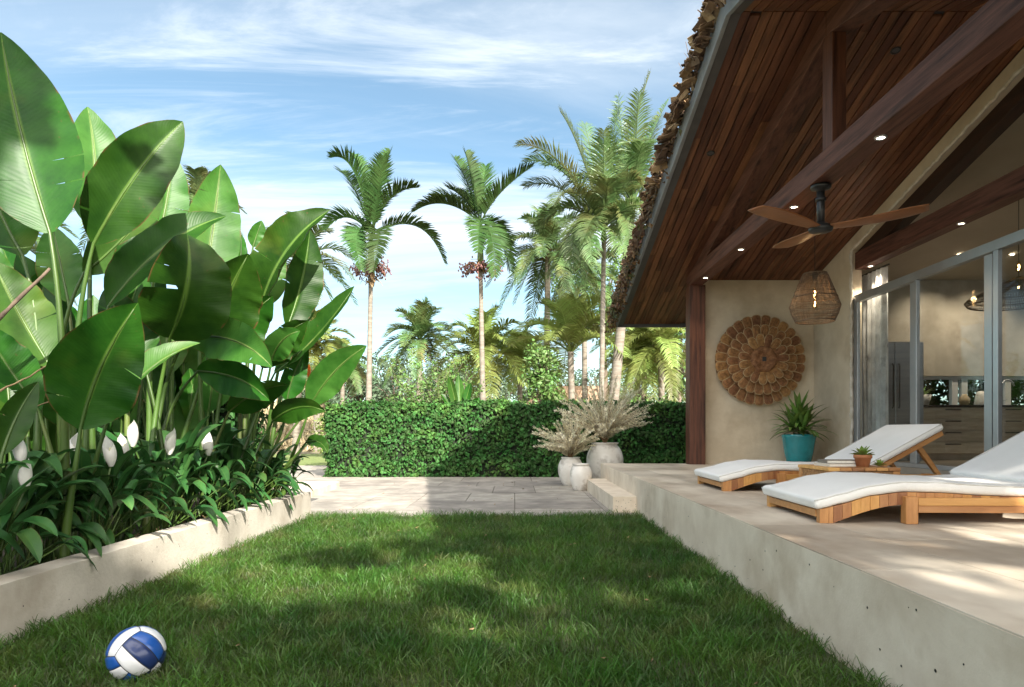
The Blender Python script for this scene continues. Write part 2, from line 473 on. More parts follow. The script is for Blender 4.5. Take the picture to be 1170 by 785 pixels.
# ------------------------------------------------------------------ the house
house = thing("house", "open gabled house with dark timber ceiling, tan plaster walls and tall sliding doors", "house", (3.6, 10.5, ZD))
SL = .265
YW, ZW = 10.5, EYE + 2.315                               # ceiling height where it meets the far wall
YR, YE, YN, XR, XH = 5.8, 12.17, .45, 1.794, 11.0         # ridge, far eave, near eave, rake edge, end of house
def zc(Y): return ZW + SL * (YW - Y) if Y >= YR else ZW + SL * (YW - YR) - SL * (YR - Y)
XK = 4.6                                               # wall of the sliding doors
# plaster walls
mb = MB()
mb.box(2.84, XK, YW, YW + .2, ZD - .05, zc(YW) - .002)
# the gable wall as a band over a large opening: outline in (y,z)
off, JY = .16, 9.34
sill = ZD + .08
zo = lambda Y: zc(Y) - off
outer = [(YW, ZD - .05), (YW, zc(YW) - .002), (YR, zc(YR) - .002), (1.1, zc(1.1) - .002), (1.1, ZD - .05)]
inner = [(2.3, ZD - .05), (2.3, zo(2.3)), (YR, zo(YR)), (JY, zo(JY)), (JY, ZD - .05)]
for a, b in (([outer[0], outer[1], inner[3], inner[4]], 0), ([outer[1], outer[2], inner[2], inner[3]], 0),
             ([outer[2], outer[3], inner[1], inner[2]], 0), ([outer[3], outer[4], inner[0], inner[1]], 0)):
    mb.extrude(a, XK, XK + .15, 'x')
mb.build("wall", M_PLASTER, house)
mb = MB()                                              # worn pale arris round the opening
pts = [(JY, sill), (JY, zo(JY)), (YR, zo(YR)), (2.3, zo(2.3))]
for (a, b) in zip(pts[:-1], pts[1:]):
    n = max(2, int(math.dist(a, b) / .07)); rr = [[], []]
    seg = []
    for i in range(n + 1):
        t = i / n; yy = a[0] + (b[0] - a[0]) * t; zz = a[1] + (b[1] - a[1]) * t
        jit = rnd.uniform(-.008, .008)
        seg.append((XK + .012 + jit, yy, zz + rnd.uniform(-.008, .006)))
    mb.tube(seg, [rnd.uniform(.017, .028) for _ in seg], 7)
mb.build("plaster_edge", M_EDGE, house)
# far and side walls of the kitchen
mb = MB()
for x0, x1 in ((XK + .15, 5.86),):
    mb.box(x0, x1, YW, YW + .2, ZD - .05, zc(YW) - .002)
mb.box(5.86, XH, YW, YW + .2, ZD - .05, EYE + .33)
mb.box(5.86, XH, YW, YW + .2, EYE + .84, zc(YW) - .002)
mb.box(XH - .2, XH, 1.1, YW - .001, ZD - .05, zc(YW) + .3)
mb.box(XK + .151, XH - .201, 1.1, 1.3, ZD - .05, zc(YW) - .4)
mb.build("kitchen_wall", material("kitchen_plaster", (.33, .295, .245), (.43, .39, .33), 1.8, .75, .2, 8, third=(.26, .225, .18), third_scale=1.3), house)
mb = MB(); mb.box(XK + .3, XH - .2, 1.3, YW, ZD, ZD + .075)
mb.box(XK + .02, XK + .3, 2.3, JY, ZD, sill)
mb.build("kitchen_floor", material("kitchen_tiles", (.30, .25, .20), (.38, .33, .27), 3, .3, var=.1), house)
# roof slab with plastered kitchen ceiling
roof = MB()
def slab(x0, x1, za, zb, ya, yb, mbx, mat=0):
    """a piece of roof between two y values: za, zb are heights over the ceiling plane"""
    ys = [ya] + ([YR] if ya < YR < yb else []) + [yb]
    for p, q in zip(ys[:-1], ys[1:]):
        v = [(x, Y, zc(Y) + h) for h in (za, zb) for x, Y in ((x0, p), (x1, p), (x1, q), (x0, q))]
        mbx.add(v, [(0, 3, 2, 1), (4, 5, 6, 7), (0, 1, 5, 4), (1, 2, 6, 5), (2, 3, 7, 6), (3, 0, 4, 7)], mat)
slab(XR + .03, XH + .3, .032, .16, YN + .03, YE - .03, roof)
ro = roof.build("roof", M_SOFFIT, house)
m = MB(); slab(XK + .16, XH - .2, .0, .028, 1.3, YW + .1, m)
m.build("kitchen_ceiling", material("ceiling_paint", (.50, .44, .35), (.55, .49, .40), 2, .9), ro)
m = MB()
slab(XR, XR + .04, -.035, .20, YN, YE, m)
m.build("barge_board", M_FASCIA, ro, bevel=.004)
m = MB()
slab(XR + .041, XR + .13, -.022, .03, YN + .04, YE - .04, m)
m.build("soffit_trim", M_SOFFIT, ro)
m = MB()
m.box(XR + .04, XH + .3, YE - .04, YE, zc(YE) - .035, zc(YE) + .2)
m.build("eave_fascia", M_SOFFIT, ro, bevel=.004)
# ceiling boards, each its own plank with staggered butt joints
m = MB()
bw, x = .092, XR + .133
bi = 0
while x < XK - .002:
    for (a, b) in ((YN + .06, YR - .004), (YR + .004, YE - .06)):
        y = a + rnd.uniform(.2, 1.5) - 1.5
        while y < b:
            y1 = y + rnd.choice([1.2, 1.8, 2.4, 3.0])
            p, q = max(y, a), min(y1, b)
            if x + bw / 2 > 2.84 or True:
                if q - p > .05:
                    x1 = min(x + bw - .010, XK - .003)
                    d = rnd.uniform(0, .0025)
                    v = [(xx, Y, zc(Y) + h) for h in (d, .025) for xx, Y in ((x, p + .0015), (x1, p + .0015), (x1, q - .0015), (x, q - .0015))]
                    m.add(v, [(0, 3, 2, 1), (4, 5, 6, 7), (0, 1, 5, 4), (1, 2, 6, 5), (2, 3, 7, 6), (3, 0, 4, 7)], 0, rnd.random())
            y = y1
    x += bw
m.build("ceiling_boards", M_BOARD, ro, bevel=.0025)
# weathered shakes piled on the roof, ragged at the rake
m = MB()
def shake(c, L_, W_, yaw, pitch, roll, curl, var):
    mt = Matrix.Translation(c) @ Matrix.Rotation(yaw, 4, 'Z') @ Matrix.Rotation(pitch, 4, 'X') @ Matrix.Rotation(roll, 4, 'Y')
    v = []
    for h in (0, .009):
        for i in range(4):
            t = i / 3; zz = curl * (t - .5) ** 2 * 4 + h
            wj = W_ * (1 - .25 * t * t)
            v += [mt @ Vector((-wj / 2, (t - .5) * L_, zz)), mt @ Vector((wj / 2, (t - .5) * L_, zz))]
    f = []
    for i in range(3):
        a = i * 2; f += [(a, a + 1, a + 3, a + 2), (a + 8, a + 10, a + 11, a + 9), (a, a + 2, a + 10, a + 8), (a + 1, a + 9, a + 11, a + 3)]
    f += [(0, 8, 9, 1), (6, 7, 15, 14)]
    m.add(v, f, 0, var)
sr = random.Random(3)
for i in range(1700):
    Y = sr.uniform(YN, YE); layer = sr.random()
    thin = 1.0 if Y < 9 else .7
    X = XR - .04 - .10 * sr.random() ** 1.6 * thin + (.25 * sr.random() if sr.random() < .45 else 0)
    shake(Vector((X, Y, zc(Y) + .13 + .20 * layer * thin - (.10 if X < XR - .09 else 0))), sr.uniform(.08, .19), sr.uniform(.04, .085),
          sr.gauss(0, .5) + (sr.choice([0, 1.57])), sr.gauss(math.atan(SL) * (1 if Y < YR else -1), .35), sr.gauss(.25, .4), sr.uniform(-.012, .02), sr.random())
for i in range(34):                                     # loose sticks poking up
    Y = sr.uniform(3.5, 7.5); p = Vector((XR - .03, Y, zc(Y) + .25))
    m.tube([p, p + Vector((sr.uniform(-.12, .02), sr.uniform(-.2, .2), sr.uniform(.05, .25)))], [.005, .002], 4, 0, sr.random())
m.build("shingles", M_SHAKE, ro)
m = MB()                                                # the rest of the roof covering
slab(XR + .16, XH + .3, .165, .21, YN + .02, YE, m)
m.build("roof_covering", M_SHAKE, ro)

# timber: post, tie beam, king post, rafters, and the beam inside the gable
m = MB(); m.box(2.63, 2.87, 10.26, 10.57 - .07, ZD - .02, EYE + 2.19); m.build("post", M_POST, house, bevel=.008)
ZB = EYE + 2.18
m = MB(); m.box(2.635, 2.835, 1.3, 10.46, ZB + .012, ZB + .215)
tie = m.build("tie_beam", M_BEAM, house, bevel=.008)
m = MB(); m.box(2.655, 2.775, YR - .09, YR + .09, ZB + .216, zc(YR) - .16); m.build("king_post", M_POST, house, bevel=.006)
def rafter(x0, x1, ya, yb, d, name, mat, drop=.004):
    m = MB()
    v = [(x, Y, zc(Y) - h) for h in (d, drop) for x, Y in ((x0, ya), (x1, ya), (x1, yb), (x0, yb))]
    m.add(v, [(0, 3, 2, 1), (4, 5, 6, 7), (0, 1, 5, 4), (1, 2, 6, 5), (2, 3, 7, 6), (3, 0, 4, 7)])
    return m.build(name, mat, house, bevel=.006)
rafter(2.645, 2.825, YR + .002, 10.44, .20, "rafter", M_BEAM); rafter(2.645, 2.825, 1.3, YR - .002, .20, "rafter", M_BEAM)
rafter(XK + .09, XK + .24, YR + .002, JY + .04, .36, "inner_rafter", M_DARK, .17); rafter(XK + .09, XK + .24, 2.3, YR - .002, .36, "inner_rafter", M_DARK, .17)
m = MB(); m.box(XK + .055, XK + .22, 2.2, JY - .002, EYE + 2.2, EYE + 2.43); m.build("gable_beam", M_BEAM, house, bevel=.006)

# sliding doors: track, mullions, panes
door = MB()
zt = EYE + 1.79
door.box(XK + .03, XK + .11, 2.32, JY - .002, zt - .05, zt + .05)
door.box(XK + .03, XK + .11, 2.32, JY - .002, sill + .001, sill + .05)
dr = door.build("sliding_door", M_ALU, house, bevel=.003)
DY = [(9.28, .10), (8.03, .10), (7.90, .05), (6.75, .11), (6.58, .07), (5.4, .1), (5.27, .07), (4.1, .1), (2.8, .1)]
for i, (Y, wd) in enumerate(DY):
    m = MB(); m.box(XK + (.032 if i % 2 == 0 else .078), XK + (.075 if i % 2 == 0 else .12), Y - wd / 2, Y + wd / 2, sill + .051, zt - .051)
    m.build("mullion", M_ALU, dr, bevel=.003)
m = MB()
for a, b in ((9.23, 8.08), (7.87, 6.81), (6.54, 5.46), (5.23, 4.16), (4.04, 2.86)):
    m.box(XK + .068, XK + .074, b, a, sill + .052, zt - .052)
m.build("pane", M_GLASS, dr)
# kitchen windows
win = MB()
wz0, wz1 = EYE + .33, EYE + .84
win.box(5.88, XH - .2, YW + .04, YW + .12, wz0 + .001, wz0 + .045); win.box(5.88, XH - .2, YW + .04, YW + .12, wz1 - .05, wz1 - .001)
for X in (5.92, 6.80, 6.95, 7.62, 8.4, 9.2):
    win.box(X - .045, X + .045, YW + .042, YW + .118, wz0 + .046, wz1 - .051)
wo = win.build("window", material("white_frame", (.55, .56, .57), (.6, .6, .6), 4, .4), house)
m = MB(); m.box(5.97, XH - .25, YW + .075, YW + .082, wz0 + .047, wz1 - .052); m.build("pane", M_GLASS, wo)

# recessed spotlights: ring, lens and the light each one gives
def downlight(p, normal, label, lit=True, power=9):
    t = thing("downlight", label, "downlight", p, "lit downlights" if lit else "unlit ceiling spots")
    q = Vector(normal).normalized().to_track_quat('Z', 'Y').to_matrix().to_4x4()
    m = MB(); m.lathe((0, 0, 0), [(.026, -.002), (.042, -.004), (.044, -.010), (.024, -.013)] if False else [(.030, .001), (.031, .010), (.042, .010), (.045, .001)], 24)
    m.v = [tuple(Vector(p) + q @ Vector(c)) for c in m.v]
    m.build("ring", M_ALU if lit else M_BLACK, t, True)
    m = MB(); m.lathe((0, 0, 0), [(.0005, .004), (.030, .004), (.030, .001), (.0005, .001)], 24)
    m.v = [tuple(Vector(p) + q @ Vector(c)) for c in m.v]
    m.build("lens", M_LAMP if lit else M_SOFFIT, t)
    if lit:
        l = bpy.data.lights.new("downlight_lamp", 'SPOT'); l.energy = power; l.color = (1, .82, .6); l.spot_size = R(95); l.spot_blend = .7; l.shadow_soft_size = .03
        o = bpy.data.objects.new("downlight_lamp", l); COL.objects.link(o); o.parent = t; o.location = Vector(normal).normalized() * .02
        o.rotation_euler = (-Vector(normal)).to_track_quat('Z', 'Y').to_euler()
D = (0, 0, -1)
zb = ZB + .012
downlight((2.735, 9.78, zb), D, "small lit downlight in the long beam, right beside the post")
downlight((2.735, 8.25, zb), D, "small lit downlight in the long beam, second one from the post")
downlight((2.735, 6.68, zb), D, "small lit downlight in the long beam, just before the ceiling fan mount")
downlight((2.735, 5.10, zb), D, "lit downlight in the long beam past the king post, largest of its row")
downlight((XK + .137, 7.24, EYE + 2.2), D, "lit downlight under the gable beam above the sliding doors")
downlight((XK + .155, 9.12, EYE + 2.2), D, "lit downlight at the end of the gable beam above the grey curtain", True, 30)
def onceil(x, y):
    for Y in np.linspace(YR + .02, YE, 4000):
        p = at(x, y, Y)
        if p.z <= zc(Y): last = p
        else: continue
        return Vector((p.x, Y, zc(Y)))
nrm = (0, -SL, -1)
downlight((2.18, 7.59, zc(7.59)), nrm, "unlit black ceiling spot in the boards near the roof edge", False)
downlight((3.46, 6.2, zc(6.2)), nrm, "unlit black ceiling spot in the boards beside the king post", False)
for (x, y, z) in ((6.35, 9.75, 0), (7.1, 9.75, 0), (8.6, 9.75, 0)):
    downlight((x, y, zc(y) - .004), (0, .35, -1), {6.35: "kitchen ceiling spot above the window behind the first glass door", 7.1: "kitchen ceiling spot washing the wall beyond the wide mullion", 8.6: "kitchen ceiling spot deep inside above the counter"}[x], True, 30)
# ------------------------------------------------------------------ ceiling fan
M_BLADE = wood("fan_wood", (.23, .085, .030), (.36, .145, .055), (1, 1, 1), .35, .1, 3.5)
hz = EYE + 1.80
fan = thing("ceiling_fan", "three-bladed wooden ceiling fan on a black rod under the long beam", "ceiling fan", (2.735, 6.1, hz))
fx, fy = 2.735, 6.1
m = MB(); m.lathe((fx, fy, 0), [(.0005, ZB + .010), (.085, ZB + .010), (.088, ZB - .005), (.082, ZB - .022), (.04, ZB - .034), (.036, ZB - .05), (.0005, ZB - .05)], 28)
m.build("canopy", M_BLACK, fan, True)
m = MB(); m.lathe((fx, fy, 0), [(.0005, ZB - .045), (.034, ZB - .046), (.034, hz + .05), (.0005, hz + .045)], 20)
m.lathe((fx, fy, 0), [(.0005, ZB - .10), (.043, ZB - .10), (.045, ZB - .13), (.0005, ZB - .13)], 20)
m.build("rod", M_BLACK, fan, True)
m = MB(); m.lathe((fx, fy, 0), [(.0005, hz + .055), (.05, hz + .05), (.088, hz + .03), (.105, hz + .003), (.098, hz - .018), (.06, hz - .032), (.0005, hz - .034)], 32)
m.build("motor", M_BLACK, fan, True)
for ang in (92, -31, 209):
    m = MB(); a = R(ang); d = Vector((math.cos(a), math.sin(a), 0)); s_ = Vector((-d.y, d.x, 0))
    n = 16; rings = []
    for i in range(n + 1):
        t = i / n; r = .085 + .745 * t
        wd = .066 + .060 * math.sin(min(1, t * 1.15) * math.pi * .62) - .075 * max(0, t - .78) ** 1.5 * 4
        wd = max(wd, .012); tw = -.05
        lift = .045 * t ** 1.5
        rg = []
        for k in range(10):
            q = 2 * math.pi * k / 10
            y_, z_ = math.cos(q) * wd, math.sin(q) * (.011 * (1 - .4 * t))
            rg.append(Vector((fx, fy, hz + .012 + lift)) + d * r + s_ * (y_ * math.cos(tw) + .02 * math.sin(t * 3)) + Vector((0, 0, y_ * math.sin(tw) + z_)))
        rings.append(rg)
    m.rings(rings); m.build("blade", M_BLADE, fan, True)

# ------------------------------------------------------------------ pendant lamps of woven cane
M_CANE = material("woven_cane", (.10, .066, .042), (.20, .135, .085), 20, .65, .2, 60, var=.25)
M_BULBGLASS = glass("bulb_glass", (1, .9, .75))
def pendant(c, prof, label, hang_z, ribs, bands, bulbs, lit):
    """prof: (radius, height over c); a basket of real ribs and windings, open below"""
    t = thing("pendant_lamp", label, "pendant lamp", c)
    c = Vector(c)
    def rad(z):
        for (r0, z0), (r1, z1) in zip(prof[:-1], prof[1:]):
            if z1 <= z <= z0: return r0 + (r1 - r0) * (z0 - z) / (z0 - z1)
        return prof[-1][0]
    m = MB()
    for k in range(ribs):
        a = 2 * math.pi * k / ribs
        m.tube([c + Vector((r * math.cos(a + .05 * math.sin(h * 9)), r * math.sin(a + .05 * math.sin(h * 9)), h)) for r, h in prof], rnd.uniform(.0016, .0034), 4, 0, rnd.random(), False)
    nb = 46
    for b in range(bands):
        z = prof[0][1] + (prof[-1][1] - prof[0][1]) * (b + .5) / bands
        tilt = rnd.uniform(-.02, .02); r = rad(z) + .002
        m.tube([c + Vector((r * math.cos(q), r * math.sin(q), z + tilt * math.cos(q * 2))) for q in np.linspace(0, 2 * math.pi, nb)], rnd.uniform(.0012, .0028), 4, 0, rnd.random(), False)
    sh = m.build("lamp_shade", M_CANE, t)
    for r, h in (prof[0], prof[len(prof) // 2], prof[-1]):
        m = MB(); m.tube([c + Vector((r * math.cos(q), r * math.sin(q), h)) for q in np.linspace(0, 2 * math.pi, 41)], .008, 6, 0, .6, False)
        m.build("rim", M_CANE, sh, True)
    m = MB(); m.tube([c + Vector((0, 0, prof[0][1] - .06)), Vector((c.x, c.y, hang_z))], .004, 6); m.build("cord", M_BLACK, t)
    m = MB(); m.lathe(c, [(.0005, prof[0][1] + .03), (.03, prof[0][1] + .02), (.035, prof[0][1] - .02), (.02, prof[0][1] - .09), (.0005, prof[0][1] - .09)], 16); m.build("lamp_holder", M_BLACK, t, True)
    for bz in bulbs:
        m = MB(); m.lathe(c + Vector((0, 0, bz)), [(.0005, .07), (.014, .07), (.016, .045), (.03, .01), (.036, -.02), (.03, -.045), (.0005, -.06)], 16)
        bo = m.build("bulb", M_BULBGLASS, t, True)
        m = MB(); m.tube([c + Vector((0, 0, bz + .03)), c + Vector((.006, 0, bz)), c + Vector((-.006, 0, bz - .03))], .008, 6); m.build("filament", M_BULB, bo)
    if lit:
        l = bpy.data.lights.new("pendant_bulb", 'POINT'); l.energy = 1.6; l.color = (1, .68, .36); l.shadow_soft_size = .03
        o = bpy.data.objects.new("pendant_bulb", l); COL.objects.link(o); o.parent = t; o.location = (0, 0, bulbs[0] - .07)
    return t
pc = at(931, 350, 8.4)
pendant(pc, [(.135, .40), (.155, .37), (.205, .24), (.255, .11), (.295, 0), (.265, -.10), (.225, -.185)],
        "lit woven cane pendant lamp with glowing bulbs hanging in front of the plaster corner", zc(8.4), 116, 22, (.16, .03), True)
pc2 = at(1164, 338, 7.9)
pendant(pc2, [(.06, .20), (.16, .16), (.33, .07), (.50, -.02), (.53, -.05), (.50, -.085)],
        "wide woven pendant lamp hanging inside the kitchen behind the glass doors", zc(7.9), 130, 14, (.33, .12), False)

# ------------------------------------------------------------------ wall ornament of overlapping woven petals
M_PETAL = material("woven_petal", (.20, .095, .038), (.37, .185, .075), 26, .8, .9, 55, stretch=(1, 1, 1), var=.28, hue=.012)
M_PALERIM = material("pale_bast_rim", (.36, .25, .13), (.50, .37, .21), 20, .8, .5, 60)
M_CORE = material("rough_centre", (.13, .055, .022), (.30, .14, .06), 22, .8, 1.0, 38, var=.1)
ac = at(867, 412, 10.46)
art = thing("wall_ornament", "round brown wall ornament of three rings of woven petals on the plaster wall", "wall ornament", ac)
for (ri, ro_, n, depth, nm) in ((.50, .695, 27, .03, "petal_ring"), (.335, .535, 22, .105, "petal_ring"), (.16, .385, 15, .18, "petal_ring")):
    base = MB(); front = ac.y - depth
    base.lathe((ac.x, front + .02, ac.z), [(.0005, -.02 if depth < .05 else -.04), (ro_ - .025, -.04 if depth > .05 else -.02), (ro_ - .02, 0), (.0005, 0)], 64, 0, .2, 'y')
    for k in range(n):
        a0 = 2 * math.pi * (k + .15 * (nm and 1)) / n
        rc = (ri + ro_) / 2 - .01; hl = (ro_ - ri) / 2 + .008; hw = math.pi * rc / n * 1.07
        ca, sa = math.cos(a0), math.sin(a0)
        ring_o = []
        cnt = 18; vv = []; var = rnd.random()
        tilt = .05
        def pt(q, s, h):
            sg = lambda c: math.copysign(abs(c) ** .76, c); u = sg(math.cos(q)) * hl * s; vq = sg(math.sin(q)) * hw * s * (1 + .16 * u / hl)
            r = rc + u
            return Vector((ac.x + ca * r - sa * vq, front - h + -(u + hl) * .10, ac.z + sa * r + ca * vq))
        for s, h in ((1.0, .004), (.86, .016), (.55, .024), (.2, .027)):
            vv += [pt(2 * math.pi * i / cnt, s, h) for i in range(cnt)]
        vv.append(pt(0, 0, .027))
        f = [(r_ * cnt + i, r_ * cnt + (i + 1) % cnt, (r_ + 1) * cnt + (i + 1) % cnt, (r_ + 1) * cnt + i) for r_ in range(3) for i in range(cnt)]
        f += [(3 * cnt + i, 3 * cnt + (i + 1) % cnt, 4 * cnt) for i in range(cnt)]
        base.add(vv, f, 0, var)
        for i in range(-7, 8):                       # ribs of the weave
            q = i / 8 * hw * .8
            pp = []
            for u in (-.75, -.3, .2, .65):
                if (q / (hw * .95)) ** 2 + u * u < .95:
                    r = rc + u * hl
                    pp.append(Vector((ac.x + ca * r - sa * q, front - .0275 + .006 * u * u * 2 - (u * hl + hl) * .10 + .012 * (q / hw) ** 2, ac.z + sa * r + ca * q)))
            if len(pp) > 1: base.tube(pp, .0035, 4, 0, min(1, max(0, var + rnd.uniform(-.35, .35))), False)
        base.tube([pt(2 * math.pi * i / cnt, .99, .012) for i in range(cnt + 1)], .0055, 6, 1, rnd.random(), False)
    base.build(nm, [M_PETAL, M_PALERIM], art, True)
m = MB()
n = 48; rings = []
for r, h in ((.185, .19), (.195, .22), (.175, .25), (.13, .245), (.085, .23), (.07, .22)):
    rings.append([Vector((ac.x + (r + .008 * math.sin(k * 7.3) + .006 * math.sin(k * 3.1)) * math.cos(2 * math.pi * k / n), ac.y - h - .008 * math.sin(k * 5.7), ac.z + (r + .008 * math.sin(k * 7.3)) * math.sin(2 * math.pi * k / n))) for k in range(n)])
m.rings(rings, caps=False)
m.build("centre_boss", M_CORE, art, True)
m = MB(); m.lathe((ac.x, ac.y, ac.z), [(.0005, .19), (.10, .19), (.10, .232), (.0005, .232)], 32, 0, .5, 'y'); m.box(ac.x - .03, ac.x + .03, ac.y - .2365, ac.y - .2325, ac.z - .034, ac.z + .034, 1)
m.build("centre_hole", [M_CORE, M_BLACK], art)

# ------------------------------------------------------------------ sun loungers
M_TEAK = wood("honey_teak", (.38, .165, .050), (.56, .29, .105), (.6, 5, 5), .45, .38, 5, .15, .012)
M_TEAKV = wood("honey_teak_staves", (.36, .15, .045), (.56, .28, .10), (5, 5, .8), .45, .46, 5, .15, .014)
M_CUSH = material("white_cushion", (.81, .80, .775), (.86, .85, .83), 3, .9, .5, 160)
M_PIPE = material("grey_piping", (.55, .53, .50), (.62, .60, .57), 30, .9)
def seat_top(u):                                        # height of the frame's wave over the terrace
    pts = [(0, .075), (.12, .105), (.28, .150), (.45, .172), (.65, .168), (.9, .152), (1.1, .146), (1.32, .150)]
    for (a, b), (c, d) in zip(pts[:-1], pts[1:]):
        if a <= u <= c:
            t = (u - a) / (c - a); t = t * t * (3 - 2 * t) * .5 + t * .5
            return b + (d - b) * t
    return pts[-1][1]
def cushion(name, path, y0, y1, th, parent):
    """a padded strip along a path of (x,z), with rounded long edges and ends"""
    m = MB(); P2 = [Vector((x, 0, z)) for x, z in path]
    cs = []
    r = th * .42; wd = y1 - y0
    for (cx_, cz, a0) in ((y1 - r, th - r, 0), (y0 + r, th - r, 90), (y0 + r, r, 180), (y1 - r, r, 270)):
        for k in range(5):
            a = R(a0 + 22.5 * k); cs.append((cx_ + r * math.cos(a), cz + r * math.sin(a)))
    rings = []
    n = len(P2)
    for i in range(n):
        t = (P2[min(i + 1, n - 1)] - P2[max(i - 1, 0)]).normalized(); nn = Vector((-t.z, 0, t.x))
        if nn.z < 0: nn = -nn
        sets = [(0, 1)]
        if i == 0: sets = [(-.0, .3), (-.0, .72), (.012, .93), (.03, 1)]
        if i == n - 1: sets = [(-.03, 1), (-.012, .93), (0, .72), (0, .3)]
        for ds, s in sets:
            rg = []
            for (yy, zz) in cs:
                yy2 = (y0 + y1) / 2 + (yy - (y0 + y1) / 2) * (1 - (1 - s) * th / wd)
                zz2 = th / 2 + (zz - th / 2) * s
                sag = .011 * noise.noise(Vector((i * .5, yy * 3, 1)))
                rg.append(P2[i] + t * ds + nn * (zz2 + sag * (zz > th * .5)) + Vector((0, yy2, 0)))
            rings.append(rg)
    m.rings(rings)
    o = m.build(name, M_CUSH, parent, True)
    for yy in (y0 + .006, y1 - .006):                  # piping along both upper edges
        m = MB(); pp = []
        for i in range(n):
            t = (P2[min(i + 1, n - 1)] - P2[max(i - 1, 0)]).normalized(); nn = Vector((-t.z, 0, t.x))
            if nn.z < 0: nn = -nn
            pp.append(P2[i] + nn * th * .86 + Vector((0, yy, 0)))
        m.tube(pp, .004, 6)
        m.build("piping", M_PIPE, o, True)
    return o
LW = .85
lo = thing("sun_lounger", "wooden sun lounger with white mattress at the front of the terrace, nearest the lawn", "sun lounger", (0, 0, 0), "wooden sun loungers on the terrace")
H0 = 1.27; HL = .66
for yy in (.0, LW - .045):                              # wavy side aprons of upright staves
    m = MB(); u = 0.0
    while u < 1.30:
        u1 = min(u + (.05 if u > .05 else .05), 1.30)
        bot = lambda q: 0.0 if q < .075 else (.105 * math.sin(min(1, (q - .075) / .42) * math.pi / 2) if q < 1.1 else .105 * 1)
        if u < .075 <= u1 - .001: u1 = .075
        v = [(u + .0006, yy, bot(u + .001)), (u1 - .0006, yy, bot(u1 - .001)), (u1 - .0006, yy, seat_top(u1)), (u + .0006, yy, seat_top(u))]
        v += [(p[0], yy + .045, p[2]) for p in v]
        m.add(v, [(0, 1, 2, 3), (7, 6, 5, 4), (0, 4, 5, 1), (1, 5, 6, 2), (2, 6, 7, 3), (3, 7, 4, 0)], 0, rnd.random())
        u = u1
    m.build("side_apron", M_TEAKV, lo, bevel=.0015)
m = MB(); m.box(-.004, .032, .0455, LW - .0455, .03, .07); m.build("foot_rail", M_TEAK, lo, bevel=.003)
m = MB()
for k in range(18):
    u = .06 + k * .069; z = seat_top(u) - .004
    m.box(u, u + .052, .046, LW - .046, z - .02, z, 0, rnd.random())
m.build("slats", M_TEAK, lo, bevel=.002)
for yy in (-.03, LW - .0145):
    m = MB(); m.box(.52, 1.78, yy, yy + .0445, .062, .10, 0, .3); m.box(.52, 1.78, yy + .001, yy + .0435, .1005, .143, 0, .8)
    m.build("side_rail", M_TEAK, lo, bevel=.003)
for (u, yy) in ((.45, -.034), (.45, LW - .022), (1.66, -.034), (1.66, LW - .022)):
    m = MB(); m.box(u, u + .068, yy, yy + .056, .0, .150); m.build("leg", M_TEAKV, lo, bevel=.004)
ang = R(29)
def bp(s, h): return (H0 + s * math.cos(ang) - h * math.sin(ang), .152 + s * math.sin(ang) + h * math.cos(ang))
m = MB()
for yy in (.01, LW - .055):
    m.extrude([bp(0, 0), bp(HL, 0), bp(HL, .04), bp(0, .04)][::-1], yy, yy + .045, 'y', 0, .4)
for k in range(9):
    m.extrude([bp(.02 + k * .07, .012), bp(.07 + k * .07, .012), bp(.07 + k * .07, .034), bp(.02 + k * .07, .034)][::-1], .056, LW - .056, 'y', 0, rnd.random())
m.build("backrest_frame", M_TEAK, lo, bevel=.003)
for yy in (.07, LW - .11):
    m = MB(); a, b = bp(.44, -.003), (H0 + .58, .10)
    m.extrude([(a[0], a[1]), (a[0] + .045, a[1] + .012), (b[0] + .04, b[1]), (b[0], b[1])][::-1], yy, yy + .04, 'y'); m.build("back_strut", M_TEAK, lo, bevel=.003)
path = [(-.015 + 1.285 * i / 22, seat_top(max(0, -.015 + 1.285 * i / 22)) + .002) for i in range(23)]
path[0] = (-.02, .072)
cushion("seat_mattress", path, -.012, LW + .012, .062, lo)
cushion("back_mattress", [bp(-.01 + (HL + .03) * i / 8, .043) for i in range(9)], -.012, LW + .012, .062, lo)
lo2 = copy_tree(lo)
lo.location, lo.rotation_euler = (1.68, 3.76, ZD), (0, 0, R(-1.5))
lo2.location, lo2.rotation_euler = (1.75, 5.74, ZD), (0, 0, R(-1.0))
tag(lo2, "wooden sun lounger with white mattress behind the woven side table, nearest the wall")

# ------------------------------------------------------------------ side table with books and pots
M_WICKER = material("wicker", (.30, .15, .055), (.50, .28, .12), 40, .7, 1.0, 70, var=.3)
st = thing("side_table", "low woven side table with a wooden top standing between the two loungers", "side table", (2.48, 5.1, ZD))
tx0, tx1, ty0, ty1, th_ = 2.24, 2.74, 4.86, 5.36, .245
m = MB(); x = tx0 - .012
while x < tx1: m.box(x, x + .082, ty0 - .012, ty1 + .012, ZD + th_ - .024, ZD + th_, 0, rnd.random()); x += .0865
m.build("table_top", M_TEAK, st, bevel=.003)
m = MB()
for k in range(13):
    z = ZD + .048 + k * .0135
    for i in range(24):
        for (fx0, fy0, dx, dy) in ((tx0, ty0, 1, 0), (tx1, ty0, 0, 1), (tx1, ty1, -1, 0), (tx0, ty1, 0, -1)):
            L_ = .5 / 24; o_ = .003 if (i + k) % 2 else -.003
            a = Vector((fx0 + dx * i * L_, fy0 + dy * i * L_, z)); b = a + Vector((dx, dy, 0)) * L_
            nn = Vector((dy, -dx, 0)) * o_
            mid = (a + b) / 2 + nn; h = Vector((0, 0, .0062))
            out_ = Vector((dy, -dx, 0)) * .004
            m.add([a - h, mid - h + out_, b - h, b + h, mid + h + out_, a + h], [(0, 1, 4, 5), (1, 2, 3, 4)], 0, rnd.random())
